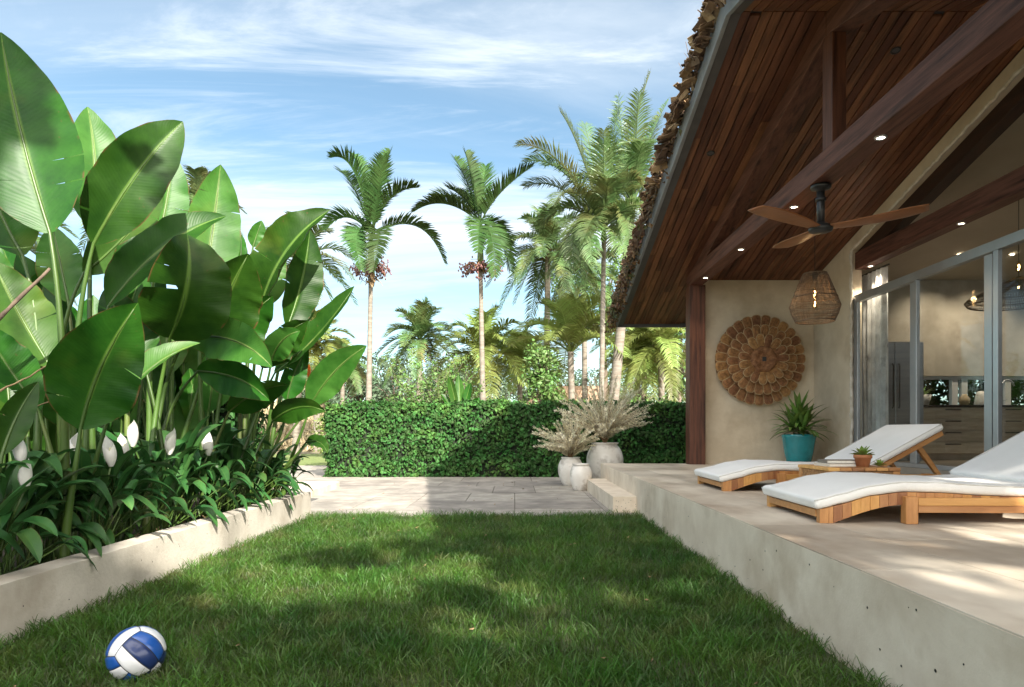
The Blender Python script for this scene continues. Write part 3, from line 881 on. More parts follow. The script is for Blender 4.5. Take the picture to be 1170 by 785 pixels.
m.box(tx0 + .012, tx1 - .012, ty0 + .012, ty1 - .012, ZD + .05, ZD + .19, 0, .1)
m.build("woven_side", M_WICKER, st)
for (x, y) in ((tx0, ty0), (tx1 - .04, ty0), (tx0, ty1 - .04), (tx1 - .04, ty1 - .04)):
    m = MB(); m.box(x - .008, x + .042, y - .008, y + .042, ZD, ZD + th_ - .025); m.build("leg", M_TEAK, st, bevel=.003)
zt_ = ZD + th_
M_PAPER = material("paper_pages", (.72, .69, .62), (.80, .77, .70), 60, .9)
for (nm, c, l1, sx, sy, dz, rot) in (("white", srgb(205, 200, 190), "pale hardback book lying on the woven side table under another", .29, .21, 0, 6),
                                   ("grey", srgb(120, 112, 104), "grey-brown hardback book on top of the pale one on the side table", .26, .19, .0235, -4)):
    b = thing("book", l1, "book", (2.44, 5.12, zt_ + dz))
    M4 = Matrix.Translation((2.44, 5.12, zt_ + dz)) @ Matrix.Rotation(R(rot), 4, 'Z')
    mc = material("book_cover_" + nm, c, None, 5, .5)
    m = MB(); m.box(-sx / 2, sx / 2, -sy / 2, sy / 2, .0005, .003, M=M4); m.box(-sx / 2, sx / 2, -sy / 2, sy / 2, .02, .0228, M=M4); m.box(-sx / 2, -sx / 2 + .003, -sy / 2, sy / 2, .003, .02, M=M4)
    m.build("cover", mc, b)
    m = MB(); m.box(-sx / 2 + .004, sx / 2 - .004, -sy / 2 + .004, sy / 2 - .004, .0032, .0198, M=M4); m.build("pages", M_PAPER, b)

M_TERRA = material("terracotta", (.38, .145, .06), (.46, .20, .09), 12, .8, .3, 60)
M_SUCC = material("succulent_leaf", (.16, .26, .05), (.26, .36, .09), 9, .45, var=.3, trans=.1, third=(.35, .20, .08), third_scale=7)
def leaf_strip(mb, base, direc, length, width, droop, up=.0, n=6, var=.5, cup=.15, mat=0):
    """a strap leaf: leaves base along direc, bends down; shallow V section"""
    base = Vector(base); d = Vector(direc).normalized(); p = base.copy(); vs, lcs = [], []
    side = d.cross(Vector((0, 0, 1)))
    side = side.normalized() if side.length > .05 else Vector((1, 0, 0))
    for i in range(n + 1):
        t = i / n; wdt = width * (math.sin(math.pi * min(1, (t * .9 + .1))) ** .75 if t < 1 else .02)
        nrm_ = side.cross(d).normalized()
        vs += [p - side * wdt / 2 + nrm_ * wdt * cup, p, p + side * wdt / 2 + nrm_ * wdt * cup]
        lcs += [(-1, t, var), (0, t, var), (1, t, var)]
        p = p + d * (length / n)
        d = (d + Vector((0, 0, -droop / n * (.4 + 1.6 * t)))).normalized()
    f = []
    for i in range(n):
        a = i * 3; f += [(a, a + 1, a + 4, a + 3), (a + 1, a + 2, a + 5, a + 4)]
    mb.add(vs, f, mat, var, lcs)
def succulent(loc, r, n, parent, name="foliage"):
    m = MB()
    for k in range(n):
        a = k * 2.4; el = .25 + 1.1 * k / n
        leaf_strip(m, Vector(loc) + Vector((math.cos(a), math.sin(a), 0)) * r * .1, (math.cos(a) * math.cos(el), math.sin(a) * math.cos(el), math.sin(el)), r * rnd.uniform(.8, 1.1), r * .38, .5, n=4, var=rnd.random(), cup=.3)
    m.build(name, M_SUCC, parent, True)
p1 = at(967, 531, 5.02); p1.z = zt_
tp = thing("potted_succulent", "small terracotta pot with a green succulent on the side table beside the books", "potted plant", (2.55, 5.0, zt_))
m = MB(); m.lathe((2.55, 5.0, zt_), [(.0005, .001), (.042, .001), (.056, .062), (.062, .064), (.063, .088), (.055, .088), (.052, .075), (.0005, .072)], 28); m.build("pot", M_TERRA, tp, True)
succulent((2.55, 5.0, zt_ + .075), .085, 22, tp)
sg = thing("succulent_rosette", "tiny bright green succulent rosette lying on the side table edge", "succulent", (2.66, 4.98, zt_))
succulent((2.66, 4.98, zt_ + .006), .055, 16, sg)

# ------------------------------------------------------------------ turquoise pot with a palm-leaved plant
M_TEAL = material("turquoise_glaze", (.008, .20, .235), (.014, .30, .33), 3, .12, .05, 30, third=(.004, .11, .14), third_scale=2, coat=.6)
M_DRAC = material("dracaena_leaf", (.075, .165, .030), (.15, .26, .06), 6, .4, var=.45, trans=.2, hue=.02)
tq = (4.14, 9.95, ZD)
pp = thing("plant_pot", "glossy turquoise plant pot in the corner by the plaster wall", "plant pot", tq)
m = MB(); m.lathe(tq, [(.0005, .001), (.155, .001), (.165, .02), (.205, .20), (.235, .40), (.243, .43), (.240, .455), (.225, .458), (.215, .42), (.0005, .41)], 48); m.build("vessel", M_TEAL, pp, True)
m = MB(); m.lathe(tq, [(.0005, .4115), (.214, .4115), (.2, .42), (.0005, .43)], 24); m.build("soil", M_SOIL, pp)
dp = thing("dracaena", "spiky green rosette plant growing in the turquoise pot", "potted plant", (4.14, 9.95, ZD + .425))
m = MB()
for (ox, oy, h, n) in ((0, 0, .30, 34), (-.08, .03, .12, 26), (.09, -.02, .16, 28), (.02, -.09, .06, 22)):
    for k in range(n):
        t = k / n; a = k * 2.39996; el = R(-8 + 82 * t ** .9)
        leaf_strip(m, (4.14 + ox, 9.95 + oy, ZD + .45 + h * (.35 + .65 * t)), (math.cos(a) * math.cos(el), math.sin(a) * math.cos(el), math.sin(el)), rnd.uniform(.32, .54) * (1 - .25 * t), .056, rnd.uniform(.5, 1.3) * (1 - .6 * t), n=7, var=rnd.random())
dl = m.build("foliage", M_DRAC, dp, True)
m = MB()
for (ox, oy, h) in ((0, 0, .3), (-.08, .03, .12), (.09, -.02, .16)):
    m.tube([(4.14 + ox * .6, 9.95 + oy, ZD + .428), (4.14 + ox, 9.95 + oy, ZD + .45 + h)], .014, 8)
m.build("stem", material("plant_stem", (.16, .12, .06), (.26, .2, .1), 20, .8), dp, True)

# ------------------------------------------------------------------ white urns at the end of the patio
M_URN = material("white_glaze", (.66, .63, .58), (.78, .76, .72), 3.5, .4, .12, 14, third=(.42, .385, .34), third_scale=5, third_range=(.50, .66))
def urn(c, H, Rm, neck, base, label, belly=.62):
    t = thing("urn", label, "urn", c, "white urns at the end of the patio")
    prof = [(.0005, .001), (base, .001), (base * 1.02, .01)]
    for i in range(1, 15):
        q = i / 15
        if q < belly: r = base + (Rm - base) * math.sin(q / belly * math.pi / 2) ** .85
        else: r = neck + (Rm - neck) * math.cos((q - belly) / (1 - belly) * math.pi / 2) ** .8
        prof.append((r, H * .95 * q))
    prof += [(neck, H * .945), (neck * 1.10, H * .97), (neck * 1.12, H), (neck * .98, H), (neck * .92, H * .95), (neck * .95, H * .8), (.0005, H * .78)]
    m = MB(); m.lathe(c, prof, 48); m.build("vessel", M_URN, t, True)
    return t
U1, U2, U3 = (.905, 11.05, .012), (.985, 10.15, .012), (1.50, 11.35, .012)
urn(U1, .46, .205, .14, .115, "medium white urn on the left of the group, holding pale feathery stems")
urn(U2, .395, .165, .115, .10, "smallest white urn, bare and standing in front at the step")
urn(U3, .69, .305, .20, .17, "large round white urn behind the step corner of the terrace, holding dry feathery stems")
M_FEATHER = material("pale_dry_plumes", (.60, .55, .38), (.76, .72, .57), 8, .9, var=.35, trans=.2, third=(.46, .48, .33), third_scale=3, third_range=(.5, .7), hue=.015)
M_TWIG = material("dry_twig", (.20, .11, .055), (.32, .20, .10), 20, .9, var=.3)
def plume_plant(c, n, length, lean, label, seed):
    t = thing("feathery_plant", label, "dry plant", c, "feathery plants in the white urns")
    st_, fo = MB(), MB(); rr = random.Random(seed); c = Vector(c)
    P, Nn = [], []
    for k in range(n):
        a = rr.uniform(0, 2 * math.pi); sp = rr.uniform(.05, 1.0) ** .7
        L_ = length * rr.uniform(.6, 1.08) * (1 - .18 * sp)
        d = (Vector((math.cos(a) * sp * .95, math.sin(a) * sp * .95, 1 - .55 * sp)) + Vector(lean)).normalized()
        e = c + d * L_; ctl = c + Vector((d.x * .25, d.y * .25, .72)) * L_ * .6
        pts = [bez(c, ctl, e, i / 8) for i in range(9)]
        st_.tube(pts, [.0035] * 6 + [.003, .002, .001], 4, 0, rr.random(), False)
        for j in range(170):                           # plume of fine leaf tips in the upper two thirds
            q = .25 + .75 * rr.random(); p = bez(c, ctl, e, q); tn = (bez(c, ctl, e, min(1, q + .03)) - bez(c, ctl, e, q - .03)).normalized()
            o = Vector((rr.gauss(0, 1), rr.gauss(0, 1), rr.gauss(0, 1))); o = (o - tn * o.dot(tn)).normalized()
            dd = (tn * .75 + o * .75).normalized(); ll = rr.uniform(.035, .075) * (1.15 - .35 * q); sd = dd.cross(o).normalized() * .0065
            b = p; fo.add([b - sd * .5, b + dd * ll * .5 + sd, b + dd * ll, b + dd * ll * .5 - sd], [(0, 1, 2, 3)], 0, rr.random())
    st_.build("stems", M_TWIG, t); fo.build("plumes", M_FEATHER, t, fix=False)
plume_plant((U1[0], U1[1], .40), 74, .86, (-.14, -.05, 0), "pale feathery dry plant spreading from the medium urn beside the hedge", 4)
plume_plant((U3[0], U3[1], .64), 110, 1.22, (-.02, -.02, 0), "tall feathery dry plant standing in the largest round urn", 9)

# ------------------------------------------------------------------ volleyball
bc, br = Vector((-1.385, 2.5, .083)), .099
def ball_material():
    m = material("ball_leather", (.7, .7, .7), None, 5, .32, .08, 300)
    return m
M_BWHITE = material("ball_white_panel", (.62, .63, .66), (.70, .71, .73), 6, .3, .1, 260, coat=.3)
M_BBLUE = material("ball_blue_panel", (.010, .060, .27), (.014, .085, .34), 6, .28, .1, 260, coat=.3)
M_BNAVY = material("ball_navy_panel", (.010, .022, .085), (.014, .032, .12), 6, .3, .1, 260, coat=.3)
ball = thing("volleyball", "blue and white volleyball lying on the grass near the planter", "ball", bc)
Q = Matrix.Rotation(R(38), 3, 'Y') @ Matrix.Rotation(R(-38), 3, 'X') @ Matrix.Rotation(R(20), 3, 'Z')
mb = {"w": MB(), "b": MB(), "n": MB(), "s": MB()}
faces = [((0, 0, 1), (1, 0, 0)), ((0, 0, -1), (0, 1, 0)), ((1, 0, 0), (0, 1, 0)), ((-1, 0, 0), (0, 0, 1)), ((0, 1, 0), (0, 0, 1)), ((0, -1, 0), (1, 0, 0))]
def cube2s(nv, uv, a, b):
    nv, uv = Vector(nv), Vector(uv); wv = nv.cross(uv)
    p = nv + uv * math.tan(a * math.pi / 4) + wv * math.tan(b * math.pi / 4)
    return p.normalized()
cols = {0: "wbw", 1: "bwb", 2: "nwn", 3: "wbw", 4: "bwn", 5: "wnb"}
for fi, (nv, uv) in enumerate(faces):
    for s3 in range(3):
        b0, b1 = -1 + 2 * s3 / 3, -1 + 2 * (s3 + 1) / 3
        na, nb2 = 18, 8; e = .022
        vv = []
        for i in range(na + 1):
            for j in range(nb2 + 1):
                a = -1 + e + (2 - 2 * e) * i / na; b = b0 + e + (b1 - b0 - 2 * e) * j / nb2
                edge_ = (i in (0, na)) or (j in (0, nb2))
                vv.append(bc + Q @ cube2s(nv, uv, a, b) * (br - (.0022 if edge_ else 0)))
        f = [(i * (nb2 + 1) + j, (i + 1) * (nb2 + 1) + j, (i + 1) * (nb2 + 1) + j + 1, i * (nb2 + 1) + j + 1) for i in range(na) for j in range(nb2)]
        mb[cols[fi][s3]].add(vv, f)
mb["s"].lathe(bc, [(max(.0005, (br - .0028) * math.sin(q)), -(br - .0028) * math.cos(q)) for q in np.linspace(0, math.pi, 24)], 36)
for k, nm, mt in (("w", "white_panels", M_BWHITE), ("b", "blue_panels", M_BBLUE), ("n", "navy_panels", M_BNAVY), ("s", "seams", M_BLACK)):
    mb[k].build(nm, mt, ball, True)

# ------------------------------------------------------------------ kitchen behind the glass
M_OAK = wood("grey_oak", (.36, .29, .22), (.50, .42, .33), (.7, 5, 5), .5, .12, 5, .1, .005)
zf = ZD + .076
M_STEEL = material("fridge_steel", (.34, .35, .37), (.40, .41, .43), 4, .35, metallic=.8, stretch=(.2, .2, 6))
fr = thing("fridge", "tall grey steel fridge behind the glass door beside the curtain", "fridge", (5.3, 10.05, zf))
m = MB(); m.box(4.98, 5.80, 9.72, 10.46, zf, zf + 1.70); m.build("body", M_STEEL, fr, bevel=.006)
for x0, x1 in ((4.985, 5.385), (5.395, 5.795)):
    m = MB(); m.box(x0, x1, 9.67, 9.717, zf + .09, zf + 1.69); d = m.build("door", M_STEEL, fr, bevel=.006)
    hx = x1 - .04 if x0 < 5.2 else x0 + .04
    m = MB(); m.tube([(hx, 9.655, zf + .75), (hx, 9.635, zf + .78), (hx, 9.635, zf + 1.35), (hx, 9.655, zf + 1.38)], .009, 8); m.build("handle", M_BLACK, d)
ct = thing("kitchen_counter", "kitchen counter with grey oak drawers and a dark worktop behind the glass", "kitchen counter", (7.6, 10.1, zf))
m = MB(); m.box(5.86, 10.4, 9.94, 10.46, zf + .10, zf + .775); m.box(5.88, 10.4, 10.0, 10.4, zf, zf + .099, 0, .2); m.build("carcass", M_OAK, ct)
m = MB(); m.box(5.84, 10.42, 9.88, 10.48, zf + .776, zf + .806); m.build("worktop", material("dark_worktop", (.02, .018, .017), (.04, .036, .033), 30, .25), ct, bevel=.003)
for (x0, x1) in ((5.87, 6.86), (6.88, 7.60), (7.62, 8.34), (8.36, 9.3)):
    for k in range(4):
        z0 = zf + .105 + k * .1675
        m = MB(); m.box(x0, x1, 9.915, 9.938, z0, z0 + .1615, 0, rnd.random()); d = m.build("drawer", M_OAK, ct, bevel=.002)
        m = MB(); xm = (x0 + x1) / 2; m.box(xm - .11, xm + .11, 9.893, 9.9145, z0 + .125, z0 + .137); m.build("handle", M_BLACK, d)
zc_ = zf + .807
m = MB(); fxx = 7.35
t = thing("tap", "chrome gooseneck kitchen tap on the dark worktop before the window", "tap", (fxx, 10.3, zc_))
m.tube([(fxx, 10.3, zc_), (fxx, 10.3, zc_ + .30)] + [(fxx + .09 - .09 * math.cos(q), 10.3, zc_ + .30 + .09 * math.sin(q)) for q in np.linspace(.3, 2.6, 9)] + [(fxx + .185, 10.3, zc_ + .30)], .012, 10)
m.build("spout", M_ALU, t, True)
m = MB(); m.tube([(fxx, 10.3, zc_ + .08), (fxx + .07, 10.28, zc_ + .10)], .008, 8); m.build("lever", M_ALU, t, True)
vz = thing("planter_bowl", "white tapered bowl on the worktop below the kitchen window", "bowl", (6.08, 10.2, zc_))
m = MB(); m.lathe((6.08, 10.2, zc_), [(.0005, 0), (.09, 0), (.135, .16), (.128, .16), (.085, .02), (.0005, .02)], 28); m.build("vessel", M_URN, vz, True)
m = MB()
for k in range(26):
    a = k * 2.4; leaf_strip(m, (6.08, 10.2, zc_ + .12), (math.cos(a) * .7, math.sin(a) * .7, rnd.uniform(.4, 1.2)), rnd.uniform(.14, .26), .03, 1, var=rnd.random())
hp = thing("herb_plant", "small green herb plant growing in the white kitchen bowl", "potted plant", (6.08, 10.2, zc_ + .12))
m.build("foliage", M_DRAC, hp, True)
kt = thing("kettle", "white kettle on the worktop left of the tap", "kettle", (6.98, 10.22, zc_))
m = MB(); m.lathe((6.98, 10.22, zc_), [(.0005, 0), (.085, 0), (.09, .02), (.07, .15), (.055, .2), (.03, .215), (.0005, .22)], 24); m.build("body", M_URN, kt, True)
m = MB(); m.tube([(7.04, 10.22, zc_ + .18), (7.11, 10.22, zc_ + .16), (7.11, 10.22, zc_ + .06), (7.06, 10.22, zc_ + .04)], .009, 8); m.build("handle", M_BLACK, kt, True)
vb = thing("wooden_vase", "small tan wooden vase on the worktop beside the kettle", "vase", (6.72, 10.2, zc_))
m = MB(); m.lathe((6.72, 10.2, zc_), [(.0005, 0), (.05, 0), (.075, .06), (.07, .11), (.04, .15), (.03, .17), (.02, .17), (.0005, .15)], 24); m.build("vessel", M_PALERIM, vb, True)

# grey curtain
M_CURT = material("grey_sheer_curtain", (.50, .50, .51), (.75, .75, .75), 9, .85, .3, 60, stretch=(1, 1, .6), trans=.35, third=(.28, .28, .29), third_scale=6, third_range=(.56, .7))
cu = thing("curtain", "grey patterned sheer curtain hanging at the edge of the sliding doors", "curtain", (4.89, 9.4, EYE + 2.16))
m = MB(); V, Fc = [], []
nu, nv = 60, 14
for j in range(nv + 1):
    z = EYE + 2.16 - (2.16 + .43) * j / nv
    for i in range(nu + 1):
        u = i / nu; sp = 1 + .06 * math.sin(j * .4)
        V.append((4.89 + .035 * math.sin(u * 44 + .25 * math.sin(j * .5)) * (1 + .3 * j / nv), 8.98 + .76 * u * sp, z))
for j in range(nv):
    for i in range(nu):
        a = j * (nu + 1) + i; Fc.append((a, a + 1, a + nu + 2, a + nu + 1))
m.add(V, Fc); m.build("cloth", M_CURT, cu, True)
m = MB(); m.tube([(4.89, 8.92, EYE + 2.175), (4.89, 9.82, EYE + 2.175)], .012, 8); m.build("curtain_rail", M_BLACK, cu)
# ------------------------------------------------------------------ large-leaved plants in the planter
def bigleaf_material(name, c1, c2, rib, trans=.17, rough=.40):
    m = material(name, c1, c2, 5, rough, 0, trans=0, var=.22, hue=.012, third=tuple(q * 1.25 for q in c2[:3]), third_scale=2.2)
    t = m.node_tree; n, l = t.nodes, t.links
    p = n["Principled BSDF"]; out = n["Material Output"]; p.inputs["Specular IOR Level"].default_value = .20
    at_ = n.new("ShaderNodeAttribute"); at_.attribute_name = "lc"
    sp = n.new("ShaderNodeSeparateXYZ"); l.new(at_.outputs["Vector"], sp.inputs[0])
    def mth(op, a, b=None, c=None):
        q = n.new("ShaderNodeMath"); q.operation = op
        for i, v in enumerate((a, b, c)):
            if v is None: continue
            if isinstance(v, (int, float)): q.inputs[i].default_value = v
            else: l.new(v, q.inputs[i])
        return q.outputs[0]
    au = mth('ABSOLUTE', sp.outputs["X"])
    ph = mth('SUBTRACT', mth('MULTIPLY', sp.outputs["Y"], 290.0), mth('MULTIPLY', au, 34.0))
    vein = mth('ADD', mth('MULTIPLY', mth('SINE', ph), .5), mth('MULTIPLY', mth('SINE', mth('MULTIPLY', ph, .37)), .5))
    ribf = n.new("ShaderNodeMapRange"); ribf.inputs["From Min"].default_value = .075; ribf.inputs["From Max"].default_value = .025
    l.new(au, ribf.inputs["Value"])
    base = p.inputs["Base Color"].links[0].from_socket
    hv = n.new("ShaderNodeHueSaturation"); l.new(base, hv.inputs["Color"])
    mr = n.new("ShaderNodeMapRange"); mr.inputs["From Min"].default_value = -1; mr.inputs["From Max"].default_value = 1
    mr.inputs["To Min"].default_value = .965; mr.inputs["To Max"].default_value = 1.035
    l.new(vein, mr.inputs["Value"]); l.new(mr.outputs[0], hv.inputs["Value"])
    mx = n.new("ShaderNodeMix"); mx.data_type = 'RGBA'; l.new(ribf.outputs[0], mx.inputs["Factor"]); l.new(hv.outputs[0], mx.inputs["A"])
    mx.inputs["B"].default_value = tuple(rib) + (1,)
    # dry brown margins
    mg = n.new("ShaderNodeMapRange"); mg.inputs["From Min"].default_value = .945; mg.inputs["From Max"].default_value = 1.0
    l.new(au, mg.inputs["Value"])
    nz = n.new("ShaderNodeTexNoise"); nz.inputs["Scale"].default_value = 9
    tc_ = n.new("ShaderNodeTexCoord"); l.new(tc_.outputs["Object"], nz.inputs["Vector"])
    mk = n.new("ShaderNodeMapRange"); mk.inputs["From Min"].default_value = .48; mk.inputs["From Max"].default_value = .56; l.new(nz.outputs["Fac"], mk.inputs["Value"])
    my = n.new("ShaderNodeMix"); my.data_type = 'RGBA'; l.new(mth('MULTIPLY', mg.outputs[0], mk.outputs[0]), my.inputs["Factor"]); l.new(mx.outputs["Result"], my.inputs["A"])
    my.inputs["B"].default_value = (.10, .05, .02, 1)
    n2 = n.new("ShaderNodeTexNoise"); n2.inputs["Scale"].default_value = 34; n2.inputs["Detail"].default_value = 3; l.new(tc_.outputs["Object"], n2.inputs["Vector"])
    k2 = n.new("ShaderNodeMapRange"); k2.inputs["From Min"].default_value = .70; k2.inputs["From Max"].default_value = .76; k2.inputs["To Max"].default_value = .6; l.new(n2.outputs["Fac"], k2.inputs["Value"])
    n3 = n.new("ShaderNodeTexNoise"); n3.inputs["Scale"].default_value = 2.3; n3.inputs["Detail"].default_value = 4; l.new(tc_.outputs["Object"], n3.inputs["Vector"])
    k3 = n.new("ShaderNodeMapRange"); k3.inputs["From Min"].default_value = .58; k3.inputs["From Max"].default_value = .80; k3.inputs["To Max"].default_value = .45; l.new(n3.outputs["Fac"], k3.inputs["Value"])
    mz = n.new("ShaderNodeMix"); mz.data_type = 'RGBA'; l.new(k3.outputs[0], mz.inputs["Factor"]); l.new(my.outputs["Result"], mz.inputs["A"]); mz.inputs["B"].default_value = (.14, .16, .025, 1)
    my = n.new("ShaderNodeMix"); my.data_type = 'RGBA'; l.new(k2.outputs[0], my.inputs["Factor"]); l.new(mz.outputs["Result"], my.inputs["A"]); my.inputs["B"].default_value = (.08, .05, .02, 1)
    l.new(my.outputs["Result"], p.inputs["Base Color"])
    bp_ = n.new("ShaderNodeBump"); bp_.inputs["Strength"].default_value = .09; bp_.inputs["Distance"].default_value = .003
    l.new(vein, bp_.inputs["Height"]); l.new(bp_.outputs[0], p.inputs["Normal"])
    tr = n.new("ShaderNodeBsdfTranslucent"); hs2 = n.new("ShaderNodeHueSaturation")
    hs2.inputs["Hue"].default_value = .475; hs2.inputs["Value"].default_value = 1.7
    l.new(my.outputs["Result"], hs2.inputs["Color"]); l.new(hs2.outputs[0], tr.inputs["Color"])
    ms = n.new("ShaderNodeMixShader"); ms.inputs[0].default_value = trans
    l.new(p.outputs[0], ms.inputs[1]); l.new(tr.outputs[0], ms.inputs[2]); l.new(ms.outputs[0], out.inputs["Surface"])
    return m
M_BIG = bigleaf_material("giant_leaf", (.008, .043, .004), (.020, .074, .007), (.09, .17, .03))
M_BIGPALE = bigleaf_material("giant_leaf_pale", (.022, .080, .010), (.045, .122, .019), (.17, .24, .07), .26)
M_LILY = bigleaf_material("lily_leaf", (.016, .060, .016), (.034, .100, .026), (.05, .12, .03), .12, .30)
M_STALK = material("green_stalk", (.028, .066, .010), (.062, .115, .020), 6, .4, .1, 30, var=.3, stretch=(1, 1, .3), third=(.16, .14, .06), third_scale=3, third_range=(.6, .8))
M_DEAD = material("dead_branch", (.05, .035, .025), (.12, .085, .06), 14, .9, .5, 40)
M_DRY = material("dry_stalk", (.20, .13, .07), (.34, .24, .13), 12, .85, .4, 40)

def blade(mb, base, ctl, tip, width, N0, yaw, fold, wave, seed, tip_sharp=1.0, ns=26, roll=0.0, uneven=0.0, slits=0):
    """a paddle leaf: midrib from base over ctl to tip; N0 is where its face looks, turned by yaw about the midrib"""
    rr = random.Random(seed); off1 = rr.uniform(0, 50)
    nu = 5; vs, lcs = [], []
    for i in range(ns + 1):
        t = i / ns
        p = bez(base, ctl, tip, t); T = (ctl - base).lerp(tip - ctl, t).normalized()
        Nn = (N0 - T * N0.dot(T)).normalized()
        Nn = Matrix.Rotation(yaw + roll * t, 3, T) @ Nn
        sd = T.cross(Nn).normalized()
        if t < .37: wf = max(0, math.sin(min(1, t / .37 + .02) * math.pi / 2)) ** .66
        else: wf = max(0, 1 - ((t - .37) / .63) ** (2.0 / tip_sharp)) ** .84
        hw = width / 2 * max(wf, .012)
        for j in range(-nu, nu + 1):
            u = j / nu; au = abs(u)
            side = 1 if u > 0 else -1
            f = fold * (1 + uneven * side)
            edge = hw * (1 + .06 * noise.noise(Vector((t * 9 + off1, side * 3.1, 0))))
            lift = math.sin(f) * au * edge + .10 * edge * au * au * math.sin(1)
            wv = wave * hw * au ** 2 * noise.noise(Vector((t * 7 + off1, side * 5.7, 2.2))) * 1.6
            rip = .020 * hw * au * math.sin(t * 60 + side + off1)
            vs.append(p + sd * (edge * u * math.cos(f * au)) + Nn * (lift + wv + rip))
            lcs.append((u, t, seed % 97 / 97))
    w_ = 2 * nu + 1
    f = [(i * w_ + j, i * w_ + j + 1, (i + 1) * w_ + j + 1, (i + 1) * w_ + j) for i in range(ns) for j in range(2 * nu)]
    gone = set()
    for _ in range(slits):                              # wind splits: a narrow wedge torn from the margin inwards
        i = rr.randint(5, ns - 6); sd_ = rr.choice((0, 1)); dp = rr.randint(2, 4)
        for q in range(dp):
            j = q if sd_ == 0 else 2 * nu - 1 - q
            gone.add(i * 2 * nu + j)
        for q in range(dp + 1):
            j = q if sd_ == 0 else 2 * nu - q
            a, b = i * w_ + j, (i + 1) * w_ + j
            k = .5 * (1 - .25 * (1 - q / dp) * rr.uniform(.6, 1.6)); va, vb = Vector(vs[a]), Vector(vs[b])
            vs[a], vs[b] = va.lerp(vb, k), vb.lerp(va, k)
    f = [q for k, q in enumerate(f) if k not in gone]
    mb.add(vs, f, 0, rr.random(), lcs)

def leaf_of(plant, b, tp, wpx, Yb, Yt, bend=(0, 0), bendY=0.0, yaw=0, fold=.25, wave=.16, pale=False, rx=None, seed=0, sharp=1.0, roll=0., sr=.016, uneven=0.):
    base, tip = at(b[0], b[1], Yb), at(tp[0], tp[1], Yt)
    Ym = (Yb + Yt) / 2
    ctl = at((b[0] + tp[0]) / 2 + bend[0] * 2, (b[1] + tp[1]) / 2 + bend[1] * 2, Ym + bendY)
    N0 = (Vector((0, 0, EYE)) - (base + tip) / 2).normalized()
    mb = MB(); blade(mb, base, ctl, tip, wpx / F * Ym, N0, R(yaw), fold, wave * 1.25, seed + 3, sharp, roll=R(roll), uneven=uneven, slits=(seed * 7) % 4)
    lf = mb.build("leaf", M_BIGPALE if pale else M_BIG, plant, True, fix=False)
    stalk(lf, plant, base, ctl, tip, rx, sr)
def stalk(lf, plant, base, ctl, tip, rx, sr):
    m = MB(); T = (ctl - base).normalized()
    if rx is None: root = Vector((max(-4.5, min(-2.45, base.x - T.x * .25)), min(6.7, max(2.2, base.y + rnd.uniform(-.1, .15))), .15))
    else: root = Vector((rx[0], rx[1], .15))
    H = base.z - root.z
    T = (T + Vector((0, 0, .9))).normalized(); k = base - T * min(.5, H * .45); k.z = max(k.z, root.z + .3 * H)
    pts = [root]
    c2 = Vector(((root.x * .75 + k.x * .25), (root.y * .75 + k.y * .25), root.z + .5 * H))
    for i in range(1, 13):
        t = i / 12; a = (1 - t) ** 3; bb = 3 * t * (1 - t) ** 2; c = 3 * t * t * (1 - t); d = t ** 3
        pts.append(root * a + c2 * bb + k * c + base * d)
    n1 = len(pts)
    rad = [sr * (1.75 - 1.2 * min(1, i / 12)) for i in range(n1)]
    for t in (.08, .2, .35, .55, .75, .95):              # the midrib runs on under the leaf
        q = bez(base, ctl, tip, t); pts.append(q); rad.append(sr * .55 * (1 - t) + .0012)
    m.tube(pts, rad, 8, 0, rnd.random())
    m.build("stalk", M_STALK, lf, True)

labels = ["giant-leaved plant with the tallest paddle leaf, nearest the camera in the planter",
          "giant-leaved plant with two crossed upright leaves behind the tallest paddle leaf",
          "giant-leaved plant with one broad dark shaded leaf in the middle of the planter",
          "giant-leaved plant with a single pale upright leaf against the sky",
          "giant-leaved plant with folded leaves at the lawn end of the planter and orange flowers",
          "giant-leaved plant with the pale slanting leaf pointing at the hedge top"]
GP = []
for lb, (X, Y) in zip(labels, ((-2.55, 3.5), (-2.9, 4.1), (-2.9, 4.8), (-3.1, 5.5), (-2.7, 6.3), (-2.45, 6.7))):
    GP.append(thing("giant_leaf_plant", lb, "leafy plant", (X, Y, .17), "giant-leaved plants in the planter"))
A, B_, C_, D_, E_, G_ = GP
#       plant base        tip        width  Yb    Yt
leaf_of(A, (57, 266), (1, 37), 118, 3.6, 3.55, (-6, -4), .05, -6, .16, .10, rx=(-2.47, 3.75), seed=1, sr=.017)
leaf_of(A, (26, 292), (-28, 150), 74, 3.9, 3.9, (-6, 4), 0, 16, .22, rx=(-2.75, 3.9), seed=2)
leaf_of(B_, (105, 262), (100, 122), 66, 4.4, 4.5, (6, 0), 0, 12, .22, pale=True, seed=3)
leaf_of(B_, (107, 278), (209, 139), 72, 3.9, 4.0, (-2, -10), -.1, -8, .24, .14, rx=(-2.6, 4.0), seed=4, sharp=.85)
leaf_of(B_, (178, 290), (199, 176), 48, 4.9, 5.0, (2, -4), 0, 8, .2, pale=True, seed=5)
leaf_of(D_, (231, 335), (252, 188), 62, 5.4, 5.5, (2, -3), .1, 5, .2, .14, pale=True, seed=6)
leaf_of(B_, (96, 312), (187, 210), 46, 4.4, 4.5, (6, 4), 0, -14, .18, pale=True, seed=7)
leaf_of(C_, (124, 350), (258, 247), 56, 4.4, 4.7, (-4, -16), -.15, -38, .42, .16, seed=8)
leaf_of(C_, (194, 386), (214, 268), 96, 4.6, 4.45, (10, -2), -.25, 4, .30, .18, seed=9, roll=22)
leaf_of(E_, (296, 360), (377, 240), 62, 6.3, 6.1, (-12, -10), -.25, -30, .5, .26, seed=10, sharp=.9, uneven=.6)
